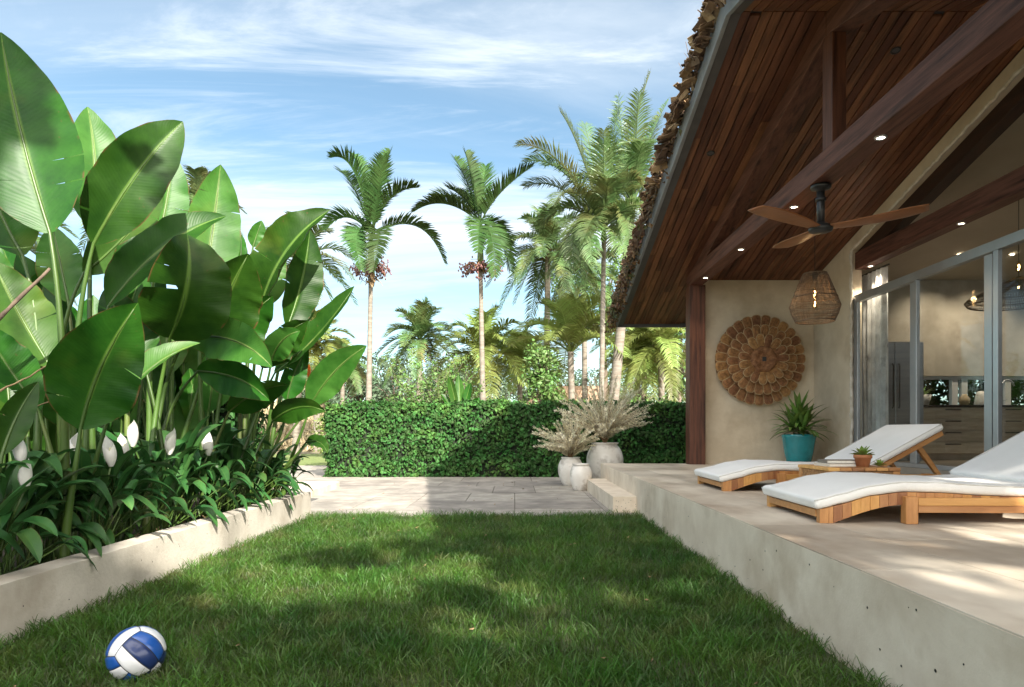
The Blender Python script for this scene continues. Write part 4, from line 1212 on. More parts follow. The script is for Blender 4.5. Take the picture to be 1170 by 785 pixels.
leaf_of(E_, (292, 352), (316, 272), 44, 6.6, 6.7, (2, 0), 0, 10, .2, .2, pale=True, seed=11)
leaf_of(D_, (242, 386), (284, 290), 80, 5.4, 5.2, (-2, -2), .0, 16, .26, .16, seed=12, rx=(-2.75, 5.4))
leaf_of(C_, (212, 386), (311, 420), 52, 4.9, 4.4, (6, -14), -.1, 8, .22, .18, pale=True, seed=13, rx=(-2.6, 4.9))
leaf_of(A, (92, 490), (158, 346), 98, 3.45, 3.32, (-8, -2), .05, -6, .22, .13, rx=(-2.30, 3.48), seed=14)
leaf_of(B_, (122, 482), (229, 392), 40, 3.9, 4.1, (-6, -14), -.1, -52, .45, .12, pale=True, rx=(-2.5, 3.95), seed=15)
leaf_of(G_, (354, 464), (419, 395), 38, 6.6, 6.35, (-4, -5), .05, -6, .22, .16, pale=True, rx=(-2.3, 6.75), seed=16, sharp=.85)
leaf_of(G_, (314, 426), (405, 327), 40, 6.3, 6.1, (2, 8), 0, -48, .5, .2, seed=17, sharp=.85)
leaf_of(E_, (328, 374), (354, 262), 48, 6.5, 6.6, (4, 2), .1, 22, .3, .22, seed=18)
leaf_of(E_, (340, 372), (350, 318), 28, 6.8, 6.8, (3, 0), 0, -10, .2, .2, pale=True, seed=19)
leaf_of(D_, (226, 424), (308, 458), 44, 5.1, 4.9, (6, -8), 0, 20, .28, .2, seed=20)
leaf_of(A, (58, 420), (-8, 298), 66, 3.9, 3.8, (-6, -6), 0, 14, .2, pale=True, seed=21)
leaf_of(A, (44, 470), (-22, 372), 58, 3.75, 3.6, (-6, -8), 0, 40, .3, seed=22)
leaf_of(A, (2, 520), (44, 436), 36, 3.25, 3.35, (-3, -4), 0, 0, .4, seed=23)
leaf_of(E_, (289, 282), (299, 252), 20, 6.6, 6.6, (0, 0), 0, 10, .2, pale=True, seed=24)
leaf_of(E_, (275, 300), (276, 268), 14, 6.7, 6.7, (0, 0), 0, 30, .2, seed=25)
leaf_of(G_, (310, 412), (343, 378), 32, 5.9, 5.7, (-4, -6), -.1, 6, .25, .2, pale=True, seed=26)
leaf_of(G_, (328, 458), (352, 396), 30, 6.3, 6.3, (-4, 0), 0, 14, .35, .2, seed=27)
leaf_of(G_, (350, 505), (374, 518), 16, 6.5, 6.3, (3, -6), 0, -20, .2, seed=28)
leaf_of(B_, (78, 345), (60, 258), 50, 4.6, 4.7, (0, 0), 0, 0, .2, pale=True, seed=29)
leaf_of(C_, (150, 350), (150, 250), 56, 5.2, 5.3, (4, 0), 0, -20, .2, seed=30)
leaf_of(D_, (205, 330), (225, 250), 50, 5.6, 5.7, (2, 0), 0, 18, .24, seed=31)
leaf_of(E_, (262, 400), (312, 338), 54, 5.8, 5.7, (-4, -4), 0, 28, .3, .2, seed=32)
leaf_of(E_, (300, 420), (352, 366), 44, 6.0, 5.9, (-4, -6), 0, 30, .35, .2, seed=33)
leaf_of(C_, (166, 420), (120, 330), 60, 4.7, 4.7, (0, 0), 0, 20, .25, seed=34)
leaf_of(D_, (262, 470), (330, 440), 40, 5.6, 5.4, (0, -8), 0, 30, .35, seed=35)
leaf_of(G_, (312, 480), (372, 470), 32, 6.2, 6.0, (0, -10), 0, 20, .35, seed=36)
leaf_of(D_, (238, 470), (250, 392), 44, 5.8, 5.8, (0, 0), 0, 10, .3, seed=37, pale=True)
fr_ = random.Random(21)
for k in range(64):                                     # the leaves further back in the clump
    Y = fr_.uniform(4.4, 7.0); X = fr_.uniform(-4.5, -2.95)
    z0 = fr_.uniform(.55, 1.75) - max(0, Y - 6) * .25
    b = Vector((X, Y, z0)); a = fr_.uniform(-.6, .6); ln = fr_.uniform(.55, .95)
    tip = b + Vector((math.sin(a) * .6, fr_.uniform(-.35, .2), .9)).normalized() * ln
    ctl = (b + tip) / 2 + Vector((fr_.uniform(-.05, .05), .02, .06))
    pl_ = min(GP, key=lambda g: (g.location.x - X) ** 2 + (g.location.y - Y) ** 2)
    m = MB(); blade(m, b, ctl, tip, fr_.uniform(.26, .44), (Vector((0, 0, EYE)) - b).normalized(), fr_.uniform(-.6, .6), .25, .16, 100 + k)
    lf = m.build("leaf", M_BIG if fr_.random() < .75 else M_BIGPALE, pl_, True, fix=False)
    stalk(lf, pl_, b, ctl, tip, (X + fr_.uniform(-.1, .1), Y), .013)
for (x0, y0, Y0, x1, y1, Y1, r, pl_) in ((-40, 402, 3.3, 57, 306, 3.5, .013, A), (-30, 462, 3.3, 60, 416, 3.5, .006, A), (-20, 480, 3.3, 60, 460, 3.45, .005, A)):
    m = MB(); a, b = at(x0, y0, Y0), at(x1, y1, Y1)
    m.tube([a.lerp(b, i / 10) + Vector((0, 0, .012 * noise.noise(Vector((i * .6, r * 100, 0))))) for i in range(11)], [r * (1 - .05 * i) * fr_.uniform(.85, 1.2) for i in range(11)], 7)
    m.build("dry_stalk", M_DRY if r < .01 else M_DEAD, pl_, True)
M_ORANGE = material("orange_bract", (.75, .13, .012), (.80, .28, .03), 6, .5, var=.2, trans=.2)
for (x, y, Y) in ((353, 432, 6.7), (344, 421, 6.8)):
    m = MB(); c = at(x, y, Y)
    for k in range(7): leaf_strip(m, c, (fr_.uniform(-.6, .8), fr_.uniform(-.5, .3), fr_.uniform(.3, 1)), .14, .035, .2, n=5, var=fr_.random(), cup=.4)
    m.build("orange_flower", M_ORANGE, E_, True)
    m = MB(); m.tube([c, c + Vector((-.1, .05, -.4)), Vector((-2.7, 6.5, .15))], [.008, .011, .014], 6); m.build("flower_stem", M_STALK, E_, True)

# ------------------------------------------------------------------ peace lilies along the front of the planter
M_STALKP = material("pale_spadix", (.50, .50, .30), (.60, .58, .40), 20, .7)
M_SPATHE = material("white_spathe", (.62, .62, .60), (.74, .73, .70), 4, .45, var=.06, trans=.25)
fl = [(24, 512, 3.32), (29, 541, 3.2), (82, 512, 3.85), (127, 515, 3.98), (142, 510, 4.5), (152, 495, 4.9), (194, 504, 4.75), (238, 505, 5.2)]
sp_ = [(-2.52, 2.75), (-2.48, 3.22), (-2.56, 3.62), (-2.48, 3.98), (-2.55, 4.38), (-2.50, 4.78), (-2.55, 5.2), (-2.46, 5.55), (-2.5, 5.95), (-2.42, 6.3), (-2.5, 6.6), (-2.38, 6.78)]
lil_l = ["at the front corner of the planter, cropped by the frame", "with two white blooms nearest the camera", "with one white bloom behind the front paddle leaf stalk", "with the largest closed white bloom",
         "with a cluster of white blooms in deep shade", "with one white bloom between the green stalks", "with the single white bloom farthest down the planter", "with drooping pointed leaves over the wall top",
         "without blooms, beside the last bloom", "without blooms, leaves arching over the wall shadow", "without blooms, under the folded giant leaves", "without blooms, last one at the end of the planter"]
lr = random.Random(8)
for i, ((X, Y), ll_) in enumerate(zip(sp_, lil_l)):
    t = thing("peace_lily", "dark green peace lily " + ll_, "peace lily", (X, Y, .17), "peace lilies along the planter wall")
    m = MB(); sc = lr.uniform(.85, 1.1) * (1.0 if Y < 6 else .85)
    for k in range(54):
        a = lr.uniform(0, 2 * math.pi); el = lr.uniform(1.08, 1.52); pet = lr.uniform(.18, .50) * sc
        d = Vector((math.cos(a) * math.cos(el), math.sin(a) * math.cos(el), math.sin(el)))
        over = k % 13 == 0
        if over: a = lr.uniform(-.7, .5); el = lr.uniform(.6, 1.0); d = Vector((math.cos(a) * math.cos(el), math.sin(a) * math.cos(el), math.sin(el)))
        r0 = Vector((X, Y, .15)) + Vector((lr.gauss(0, .05), lr.gauss(0, .06), 0)); e = r0 + d * pet
        m.tube([r0, r0.lerp(e, .5) + Vector((0, 0, .01)), e], [.005, .004, .003], 5, 1, lr.random(), False)
        L_ = lr.uniform(.28, .50) * sc; out = Vector((math.cos(a), math.sin(a), 0))
        tip = e + out * L_ * lr.uniform(.30, .78) + Vector((0, 0, L_ * lr.uniform(-.05, .75))); ctl = e + d * L_ * .55 + Vector((0, 0, .02))
        if over: tip.z = e.z - lr.uniform(-.02, .16); ctl = e.lerp(tip, .5) + Vector((0, 0, .10))
        blade(m, e, ctl, tip, L_ * lr.uniform(.17, .26), Vector((0, 0, 1)) + d * .01, lr.uniform(-.3, .3), .3, .1, lr.randint(0, 9999), .7, ns=10)
    m.build("foliage", [M_LILY, M_STALK], t, True, fix=False)
    for (x, y, Yf) in fl:
        p = at(x, y, Yf)
        if min(range(len(sp_)), key=lambda q: abs(sp_[q][1] - Yf)) != i: continue
        h = (30 if Yf < 4.2 else 26) / F * Yf; n = 20; ns_ = 12; vs_, fs_ = [], []
        back = lr.uniform(.3, 2.8); lean = Vector((lr.uniform(-.22, .22), lr.uniform(-.15, .1), 0))
        for s_ in range(ns_ + 1):
            z = s_ / ns_; r = h * (.04 + .20 * math.sin(math.pi * min(1, z * .94 + .03)) ** .8 * (1 - .30 * z)) + h * .05 * max(0, z - .6)
            cov = math.pi * (1.12 - .18 * z if z < .45 else max(.03, 1.04 * (1 - ((z - .45) / .55) ** 1.5)))
            for q in range(n + 1):
                th = back + cov * (2 * q / n - 1); rr_ = r * (1 + .10 * (q / n)) * (1 + .12 * z * abs(2 * q / n - 1))
                vs_.append(p + lean * h * z * z + Vector((rr_ * math.cos(th), rr_ * math.sin(th), (z - .5) * 1.2 * h - .05 * h * abs(2 * q / n - 1) ** 2 * z)))
        fs_ = [(i_ * (n + 1) + q, i_ * (n + 1) + q + 1, (i_ + 1) * (n + 1) + q + 1, (i_ + 1) * (n + 1) + q) for i_ in range(ns_) for q in range(n)]
        m = MB(); m.add(vs_, fs_); fo_ = m.build("flower", M_SPATHE, t, True, fix=False)
        m = MB(); m.tube([p + Vector((0, 0, -.42 * h)), p + Vector((0, 0, .12 * h))], [.10 * h, .07 * h], 8); m.build("spadix", M_STALKP, fo_, True)
        m = MB(); b0 = p + Vector((0, 0, -.52 * h)); m.tube([b0, b0.lerp(Vector((X, Y, .2)), .5) + Vector((.02, 0, .06)), Vector((X, Y, .15))], [.006, .006, .007], 6); m.build("flower_stem", M_STALK, fo_, True)
t = thing("strap_leaf_plant", "tall clump of dark upright strap leaves at the nearest end of the planter", "leafy plant", (-2.62, 3.0, .17))
m = MB()
for k in range(34):
    a = lr.uniform(0, 6.28); el = lr.uniform(1.0, 1.5); L_ = lr.uniform(.45, .85)
    d = Vector((math.cos(a) * math.cos(el), math.sin(a) * math.cos(el), math.sin(el))); e = Vector((-2.62 + lr.gauss(0, .09), 3.0 + lr.gauss(0, .14), .15))
    tip = e + d * L_ * .9 + Vector((math.cos(a), math.sin(a), 0)) * L_ * lr.uniform(.05, .3); ctl = e + d * L_ * .6
    blade(m, e, ctl, tip, L_ * lr.uniform(.09, .13), Vector((0, -.8, .6)), lr.uniform(-.8, .8), .35, .1, lr.randint(0, 9999), .8, ns=12)
m.build("foliage", M_LILY, t, True, fix=False)
# fallen leaves on the soil
m = MB(); P = np.stack([nrs.uniform(-2.5, -2.26, 120), nrs.uniform(2.4, 6.9, 120), np.full(120, .215)], 1)
scatter_leaves(m, P, np.tile([0, 0, 1.0], (120, 1)), .05, .4, .5)
tag(m.build("fallen_leaves", M_DRY, fix=False), "dry brown fallen leaves lying on the planter soil", "leaf litter", kind="stuff")
# scattered dry leaves on lawn and paving
m = MB(); k = 70; X = nrs.uniform(-2.1, 1.1, k); Y = nrs.uniform(2.2, 12.8, k); Z = np.where(Y < 7.16, .045, .022)
scatter_leaves(m, np.stack([X, Y, Z], 1), np.tile([0, 0, 1.0], (k, 1)), .032, .5, .5)
tag(m.build("fallen_leaves", M_DRY, fix=False), "small dry leaves scattered on the lawn and the patio", "leaf litter", kind="stuff")

# ------------------------------------------------------------------ clipped hedge
M_HEDGE = material("hedge_leaf", (.020, .068, .014), (.046, .118, .026), 2.5, .6, var=.65, trans=.14, hue=.02, third=(.075, .145, .03), third_scale=2.6, third_range=(.55, .7), spec=.2)
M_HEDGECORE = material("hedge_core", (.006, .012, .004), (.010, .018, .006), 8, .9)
def hedge(name, label, x0, x1, y0, y1, z1, n, size, core=.09, mat=None, cat="hedge"):
    m = MB(); t = thing(name, label, cat, ((x0 + x1) / 2, (y0 + y1) / 2, 0))
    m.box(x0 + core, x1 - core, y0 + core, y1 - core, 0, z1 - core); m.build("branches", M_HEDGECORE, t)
    A_ = [(x1 - x0) * z1, (x1 - x0) * (y1 - y0), (y1 - y0) * z1, (y1 - y0) * z1]; tot = sum(A_)
    m = MB()
    for kk, ar in enumerate(A_):
        q = int(n * ar / tot); a, b = nrs.uniform(0, 1, q), nrs.uniform(0, 1, q)
        dz = nrs.uniform(-.07, .03, q)
        if kk == 0: P = np.stack([x0 + (x1 - x0) * a, y0 - dz, .03 + (z1 - .02) * b], 1); Nn = np.tile([0, -1, .5], (q, 1))
        elif kk == 1: P = np.stack([x0 + (x1 - x0) * a, y0 + (y1 - y0) * b, z1 + dz], 1); Nn = np.tile([0, 0, 1.], (q, 1))
        elif kk == 2: P = np.stack([x0 - dz, y0 + (y1 - y0) * a, .03 + z1 * b], 1); Nn = np.tile([-1, 0, .5], (q, 1))
        else: P = np.stack([x1 + dz, y0 + (y1 - y0) * a, .03 + z1 * b], 1); Nn = np.tile([1, 0, .5], (q, 1))
        bmp = np.array([noise.noise(Vector((p[0] * 1.6, p[1] * 1.6, p[2] * 2.2))) for p in P]) * .12
        nn = Nn / np.linalg.norm(Nn, axis=1, keepdims=True)
        keep = np.array([noise.noise(Vector((q_[0] * 2.4, q_[1] * 2.4 + 7, q_[2] * 3))) < .42 or rnd.random() < .35 for q_ in P]); P, Nn, nn, bmp = P[keep], Nn[keep], nn[keep], bmp[keep]
        scatter_leaves(m, P + nn * bmp[:, None], Nn, size, .55, .72, .16, down=1.2)
    for q in range(int((x1 - x0) * 14)):                # stray shoots
        b = Vector((rnd.uniform(x0, x1), rnd.uniform(y0, y0 + .3), z1 - .03)); hgt = rnd.uniform(.05, .15)
        P = np.array([b + Vector((rnd.gauss(0, .015), rnd.gauss(0, .015), hgt * i / 4)) for i in range(5)])
        scatter_leaves(m, P, np.tile([0, -.5, .8], (5, 1)), size * .8, .8, .6)
    m.build("foliage", mat or M_HEDGE, t, fix=False)
    return t
hedge("hedge", "long clipped dark green leafy hedge along the back of the patio", -3.62, 6.5, 13.05, 13.85, 1.42, 30000, .078)
hedge("hedge", "dark shaded hedge behind the giant-leaved plants of the planter", -5.5, -4.75, 1.0, 10.4, 1.25, 9000, .085)

hedge("hedge", "dark shaded hedge closing off the far end of the planter behind the stalks", -5.4, -2.95, 7.3, 8.2, 1.42, 7000, .08)
# ------------------------------------------------------------------ palms
M_FROND = material("palm_frond", (.026, .062, .016), (.052, .100, .028), 2, .5, var=.45, trans=.2, hue=.02, spec=.15)
M_FRONDY = material("palm_frond_yellow", (.14, .205, .045), (.23, .285, .08), 1.2, .4, var=.4, trans=.3, hue=.02, third=(.26, .24, .09), third_scale=1.0, third_range=(.58, .78))
M_FRONDG = material("palm_frond_grey", (.058, .115, .036), (.110, .175, .062), 1.5, .4, var=.4, trans=.28, hue=.02, third=(.17, .17, .06), third_scale=.8, third_range=(.5, .72))
M_TRUNK = material("palm_bark", (.14, .122, .10), (.25, .222, .185), 3, .85, .6, 16, stretch=(1, 1, 5), var=.1, third=(.15, .12, .09), third_scale=2)
M_SHAFT = material("crownshaft", (.08, .14, .035), (.15, .21, .06), 2, .4, stretch=(4, 4, .4))
M_FRUIT = material("red_palm_fruit", (.13, .05, .055), (.22, .10, .095), 9, .4, var=.3)
def frond(mb, b, ctl, tip, ll, pairs, width, rr, vup=.35, droop=.35, mat=0):
    nS = 14; pts = [bez(b, ctl, tip, i / nS) for i in range(nS + 1)]
    L_ = sum((pts[i + 1] - pts[i]).length for i in range(nS))
    var = rr.random()
    mb.tube(pts, [L_ * .011 * (1 - .85 * i / nS) + .002 for i in range(nS + 1)], 5, mat, var, False)
    vs, fs, vr = [], [], []
    for i in range(pairs):
        t = .10 + .90 * (i + .5) / pairs
        p = bez(b, ctl, tip, t); T = (ctl - b).lerp(tip - ctl, t).normalized()
        sd = T.cross(Vector((0, 0, 1)))
        if sd.length < .15: sd = T.cross(Vector((rr.uniform(-1, 1), rr.uniform(-1, 1), .1)))
        sd.normalize(); up = sd.cross(T).normalized()
        prof = (math.sin(math.pi * (.12 + .80 * t)) ** .7) * (1 if t < .96 else .8)
        fw = .35 + .75 * t
        for s in (-1, 1):
            d = (sd * s + T * fw * rr.uniform(.8, 1.2) + up * (vup + rr.uniform(-.15, .15))).normalized()
            l = ll * prof * rr.uniform(.85, 1.1); wv = width * (.6 + .4 * prof)
            m1 = p + d * l * .5; e = m1 + (d + Vector((0, 0, -droop * rr.uniform(.6, 1.5)))).normalized() * l * .5
            wd = T.cross(d); wd = (T - d * T.dot(d)).normalized() * wv / 2
            o = len(vs)
            vs += [p - wd * .5, p + wd * .5, m1 + wd, m1 - wd, e]
            fs += [(o, o + 1, o + 2, o + 3), (o + 3, o + 2, o + 4)]
            q = min(1, max(0, var + rr.uniform(-.3, .3))); vr += [q] * 5
    mb.add(vs, fs, mat, vr)
def fronds_auto(n, L_, rr, el0=80, el1=-35, arch=.35, lift=0):
    out = []
    for k in range(n):
        a = k * 2.39996 + rr.uniform(-.25, .25); t = (k + .5) / n
        el = R(el0 + (el1 - el0) * t ** .9); l = L_ * rr.uniform(.85, 1.1)
        d = Vector((math.cos(a) * math.cos(el), math.sin(a) * math.cos(el), math.sin(el)))
        tip = d * l - Vector((0, 0, l * (.18 + .15 * math.cos(el))))
        ctl = d * l * .5 + Vector((0, 0, l * arch * (.4 + .6 * math.cos(el))))
        out.append((tip, ctl))
    return out
def palm(label, foot, top, r0, r1, fr_list, ll, pairs, width, mat, seed, vup=.3, droop=.35, shaft=0.0, fruit=0, lean=(0, 0), name="palm_tree", husk=0.0):
    rr = random.Random(seed); foot, top = Vector(foot), Vector(top)
    t = thing(name, label, "palm tree", foot, "palms beyond the hedge")
    H = top.z - foot.z
    m = MB(); ns = max(20, int(H / .09)); pts, rad = [], []
    mid = (foot + top) / 2 + Vector((lean[0], lean[1], 0))
    for i in range(ns + 1):
        q = i / ns; p = bez(foot, mid, top, q); pts.append(p)
        rad.append(.82 * (r0 + (r1 - r0) * min(1, q * 1.15) + r0 * .35 * math.exp(-q * 14)) * (1 + (.05 if i % 3 == 0 else -.01) + rr.uniform(-.012, .012)))
    m.tube(pts, rad, 12, 0, .5)
    tk = m.build("trunk", M_TRUNK, t, True)
    if husk:
        m = MB()
        for k in range(40):
            a = rr.uniform(0, 6.28); z = -husk * rr.random()
            leaf_strip(m, top + Vector((math.cos(a) * r1, math.sin(a) * r1, z)), (math.cos(a) * .6, math.sin(a) * .6, rr.uniform(-.8, .9)), husk * rr.uniform(.3, .8), .09, .6, n=4, var=rr.random())
        m.build("dry_sheaths", M_DRY, tk, fix=False)
    c = top.copy()
    if shaft:
        m = MB(); c = top + Vector((0, 0, shaft))
        m.tube([top, top + Vector((0, 0, shaft * .15)), top + Vector((0, 0, shaft * .5)), c], [r1 * 1.05, r1 * 1.25, r1 * .95, r1 * .6], 14)
        m.build("crownshaft", M_SHAFT, t, True)
    m = MB()
    for (tp, ct) in fr_list: frond(m, c + tp * .02, c + ct, c + tp, ll, pairs, width, rr, vup, droop)
    m.build("crown", mat, t, fix=False)
    if fruit:
        for k in range(fruit):
            a = 2 * math.pi * k / fruit + .4; m = MB(); o = top + Vector((math.cos(a) * r1, math.sin(a) * r1, -.02))
            for j in range(13):
                dd = Vector((math.cos(a) + rr.gauss(0, .35), math.sin(a) + rr.gauss(0, .35), rr.gauss(-.05, .22))); e = o + dd.normalized() * rr.uniform(.15, .5) - Vector((0, 0, .10))
                m.tube([o, (o + e) / 2 + Vector((0, 0, .08)), e], .008, 4, 1, .5, False)
                for q in range(3):
                    f_ = e + Vector((rr.gauss(0, .05), rr.gauss(0, .05), rr.gauss(0, .05)))
                    m.lathe(f_, [(.004, -.03), (.018, -.012), (.02, .008), (.004, .03)], 6, 0, rr.random())
            m.build("fruit_cluster", [M_FRUIT, M_TWIG], t, True, fix=False)
    return t
def px_fronds(c, tips, Y, arch, rr):
    """fronds of one crown from where their tips show; depth spread both ways"""
    out = []
    for (x, y, dy, ax, ay) in tips:
        tp = at(x, y, Y + dy) - c; ct = at(ax, ay, Y + dy * .5) - c
        out.append((tp, ct))
    return out
Y1 = 17.0
c1_ = at(424, 266, Y1)
tips1 = [(378, 180, -.4, 408, 168), (400, 176, .5, 420, 190), (446, 172, .3, 440, 190), (478, 214, -.3, 440, 214), (508, 300, .2, 484, 232), (372, 262, .3, 396, 232), (412, 308, -.8, 398, 248), (426, 310, -1.0, 440, 246), (438, 178, -.9, 434, 216), (388, 196, 1.0, 404, 200), (410, 290, 1.2, 400, 250)]
palm("palm with a dark arched crown and red fruit, behind the planter end of the hedge", at(421, 478, Y1) * 1, at(424, 303, Y1), .088, .068, px_fronds(c1_, tips1, Y1, 0, rnd), .50, 62, .045, M_FROND, 1, .55, .22, shaft=.80, fruit=6, husk=.5)
c2_ = at(550, 250, Y1)
tips2 = [(533, 170, .2, 538, 190), (610, 186, -.3, 566, 214), (474, 238, -.3, 508, 214), (514, 212, .6, 530, 216), (548, 284, -1.1, 548, 236), (584, 306, .5, 574, 244), (566, 312, -.6, 566, 248), (520, 176, .9, 536, 200), (556, 186, .9, 552, 210), (494, 226, 1.2, 520, 210)]
palm("palm with upright dark fronds and red fruit, its trunk behind the hedge's middle", at(552, 478, Y1), at(549, 302, Y1), .085, .064, px_fronds(c2_, tips2, Y1, 0, rnd), .50, 62, .045, M_FROND, 2, .55, .22, shaft=1.05, fruit=6, husk=.15)
def fp(x, Y): p = at(x, 480, Y); p.z = -.05; return p
r_ = random.Random(40)
palm("small feathery palm standing alone between the two red-fruited palms", fp(478, 30), at(480, 388, 30), .17, .14, fronds_auto(26, 2.05, r_, 85, -45, .30), .62, 44, 0.050, M_FRONDG, 3, 0.40, 0.35, husk=.7)
palm("palm with a yellow-green drooping crown behind the middle red-fruited palm's trunk", fp(551, 21), at(553, 412, 21), .17, .14, fronds_auto(24, 1.9, r_, 82, -30, .42), .6, 49, 0.043, M_FRONDY, 4, 0.30, 0.49, husk=.4)
palm("tall palm with drooping grey-green fronds left of the pair beside the roof", fp(624, 24), at(626, 287, 24), .15, .12, fronds_auto(28, 2.1, r_, 84, -60, .34), .62, 49, 0.043, M_FRONDG, 5, 0.30, 0.42, husk=.3)
Y6 = 17.0; c6 = at(690, 262, Y6)
tips6 = [(591, 166, -.5, 640, 160), (600, 214, .6, 640, 196), (640, 128, .3, 664, 160), (654, 306, -.5, 650, 222), (616, 262, 1.0, 640, 214), (706, 124, .2, 696, 180), (734, 214, -.4, 716, 186), (668, 142, 1.2, 680, 190), (664, 326, .6, 662, 232), (720, 290, -.9, 718, 214), (622, 190, 1.5, 650, 180), (690, 150, -1.3, 690, 200), (632, 236, -1.4, 652, 194), (728, 170, 1.2, 706, 190), (600, 186, .2, 644, 172), (676, 300, -1.2, 668, 228)]
palm("tall full-crowned palm with a thin trunk, left one of the pair beside the roof edge", fp(686, Y6), at(690, 275, Y6), .085, .07, px_fronds(c6, tips6, Y6, 0, rnd) + fronds_auto(11, 1.7, random.Random(61), 82, -40, .34), .60, 62, .036, M_FRONDG, 6, .3, .4, shaft=.3)
Y7 = 18.5; c7 = at(722, 218, Y7)
tips7 = [(743, 68, 0, 716, 140), (764, 100, .5, 734, 150), (706, 96, .4, 712, 160), (690, 150, -.4, 704, 160), (800, 130, -.2, 756, 140), (806, 220, .3, 762, 176), (780, 270, -.6, 752, 196), (676, 220, .8, 700, 184), (752, 120, 1.2, 736, 160), (730, 90, -1., 726, 150), (700, 282, -.6, 704, 204)]
palm("leaning palm with a thick pale trunk rising half behind the roof edge", fp(693, Y7), at(722, 232, Y7), .185, .14, px_fronds(c7, tips7, Y7, 0, rnd) + fronds_auto(11, 2.0, random.Random(62), 82, -40, .34), .60, 62, .036, M_FRONDG, 7, .3, .35, lean=(.05, 0))
palm("young yellow-green palm with upright fronds behind the hedge, left of the pair", fp(655, 20), at(652, 402, 20), .12, .11, fronds_auto(20, 2.2, r_, 86, 5, .30), .7, 52, 0.040, M_FRONDY, 8, 0.35, 0.39)
palm("short bushy yellow palm beside the vine-covered shrub", fp(594, 23), at(594, 420, 23), .12, .1, fronds_auto(22, 1.7, r_, 84, -20, .35), .6, 46, 0.043, M_FRONDY, 9, 0.35, 0.42)
palm("coconut palm seen under the eave, left of the two there", fp(728, 25), at(729, 408, 25), .17, .13, fronds_auto(24, 1.9, r_, 80, -45, .35), .62, 46, 0.043, M_FRONDY, 10, 0.30, 0.42, husk=.5)
palm("coconut palm seen under the eave close to the timber post", fp(757, 24), at(755, 398, 24), .15, .13, fronds_auto(26, 1.9, r_, 80, -55, .4), .62, 46, 0.043, M_FRONDY, 11, 0.30, 0.49, husk=.5)
palm("bare slender palm trunk under the eave with its crown hidden by the roof", fp(766, 27), at(764, 270, 27), .14, .12, fronds_auto(16, 2.2, r_, 80, -40), .62, 34, .06, M_FRONDG, 12)
palm("slim dark palm trunk right behind the young yellow-green palm", fp(669, 26), at(667, 318, 26), .14, .11, fronds_auto(20, 1.9, r_, 82, -45, .35), .6, 34, .06, M_FRONDG, 13)
palm("palm crown showing above the folded leaves at the planter end", fp(338, 24), at(345, 300, 24), .16, .13, fronds_auto(22, 2.0, r_, 85, -50, .32), .6, 34, .06, M_FRONDG, 14)
palm("dry-fronded palm behind the planter end, halfway down", fp(362, 30), at(362, 392, 30), .18, .15, fronds_auto(24, 1.9, r_, 84, -55, .32), .6, 34, .065, M_FRONDY, 15, husk=.5)
palm("low thin palm just left of the first red-fruited trunk", fp(390, 38), at(392, 418, 38), .16, .14, fronds_auto(20, 1.9, r_, 84, -40, .35), .6, 30, .08, M_FRONDG, 16)
palm("palm crown peeping over the tall leaves at the far edge of the frame", fp(-6, 13), at(-10, 268, 13), .14, .11, fronds_auto(20, 1.5, r_, 84, -50, .3), .5, 34, .05, M_FRONDG, 17)
palm("palm crown tip showing between the pale leaves above the planter", fp(160, 22), at(150, 226, 22), .16, .12, fronds_auto(20, 1.9, r_, 84, -50, .3), .6, 34, .06, M_FRONDG, 18)
palm("palm crown showing just above the pale upright leaf", fp(228, 26), at(228, 238, 26), .16, .12, fronds_auto(18, 1.7, r_, 84, -50, .3), .6, 34, .06, M_FRONDG, 19)

# ------------------------------------------------------------------ shrubs, vine-covered tree and trees further off
M_BUSH = material("bush_leaf", (.075, .150, .030), (.135, .23, .06), 2, .5, var=.5, trans=.25, hue=.025)
M_FAR = material("far_foliage", (.050, .090, .050), (.090, .140, .075), .5, .7, var=.45, trans=.1, hue=.02)  # far blue-green tone sits in the leaf colour; the air has no haze
M_BARK = material("tree_bark", (.09, .07, .05), (.17, .13, .10), 6, .9, .6, 20, stretch=(1, 1, .4))
def leafy(name, label, foot, clumps, n, size, mat, cat, seed, trunk=None, limbs=True, group=None, aspect=.55):
    """clumps: (x,y,z,r) in world space; leaves on shells and inside"""
    t = thing(name, label, cat, foot, group); rr = np.random.RandomState(seed)
    P, Nn = [], []
    tot = sum(c[3] ** 2 for c in clumps)
    for (x, y, z, r) in clumps:
        k = max(8, int(n * r * r / tot)); d = rr.normal(0, 1, (k, 3)); d /= np.linalg.norm(d, axis=1, keepdims=True)
        q = r * rr.uniform(.25, 1.08, (k, 1)) ** .6
        P.append(np.array([x, y, z]) + d * q * np.array([1, 1, .85])); Nn.append(d + np.array([0, 0, .6]))
    m = MB(); scatter_leaves(m, np.concatenate(P), np.concatenate(Nn), size, .6, aspect, .1, down=.3)
    m.build("crown", mat, t, fix=False)
    m = MB(); f = Vector(foot)
    if trunk:
        top = Vector(trunk[0]); m.tube([f, f.lerp(top, .5) + Vector((.05, 0, 0)), top], [trunk[1] * 1.25, trunk[1], trunk[1] * .7], 10)
    else: top = f
    if limbs:
        for (x, y, z, r) in clumps[:40]:
            e = Vector((x, y, z)); b = top if trunk else f
            rd = trunk[1] * .45 if trunk else .02
            m.tube([b, b.lerp(e, .5) + Vector((0, 0, .12 * (e - b).length)), e], [rd, rd * .6, rd * .2], 6)
    m.build("trunk", M_BARK, t, True)
    return t
cr = random.Random(2)
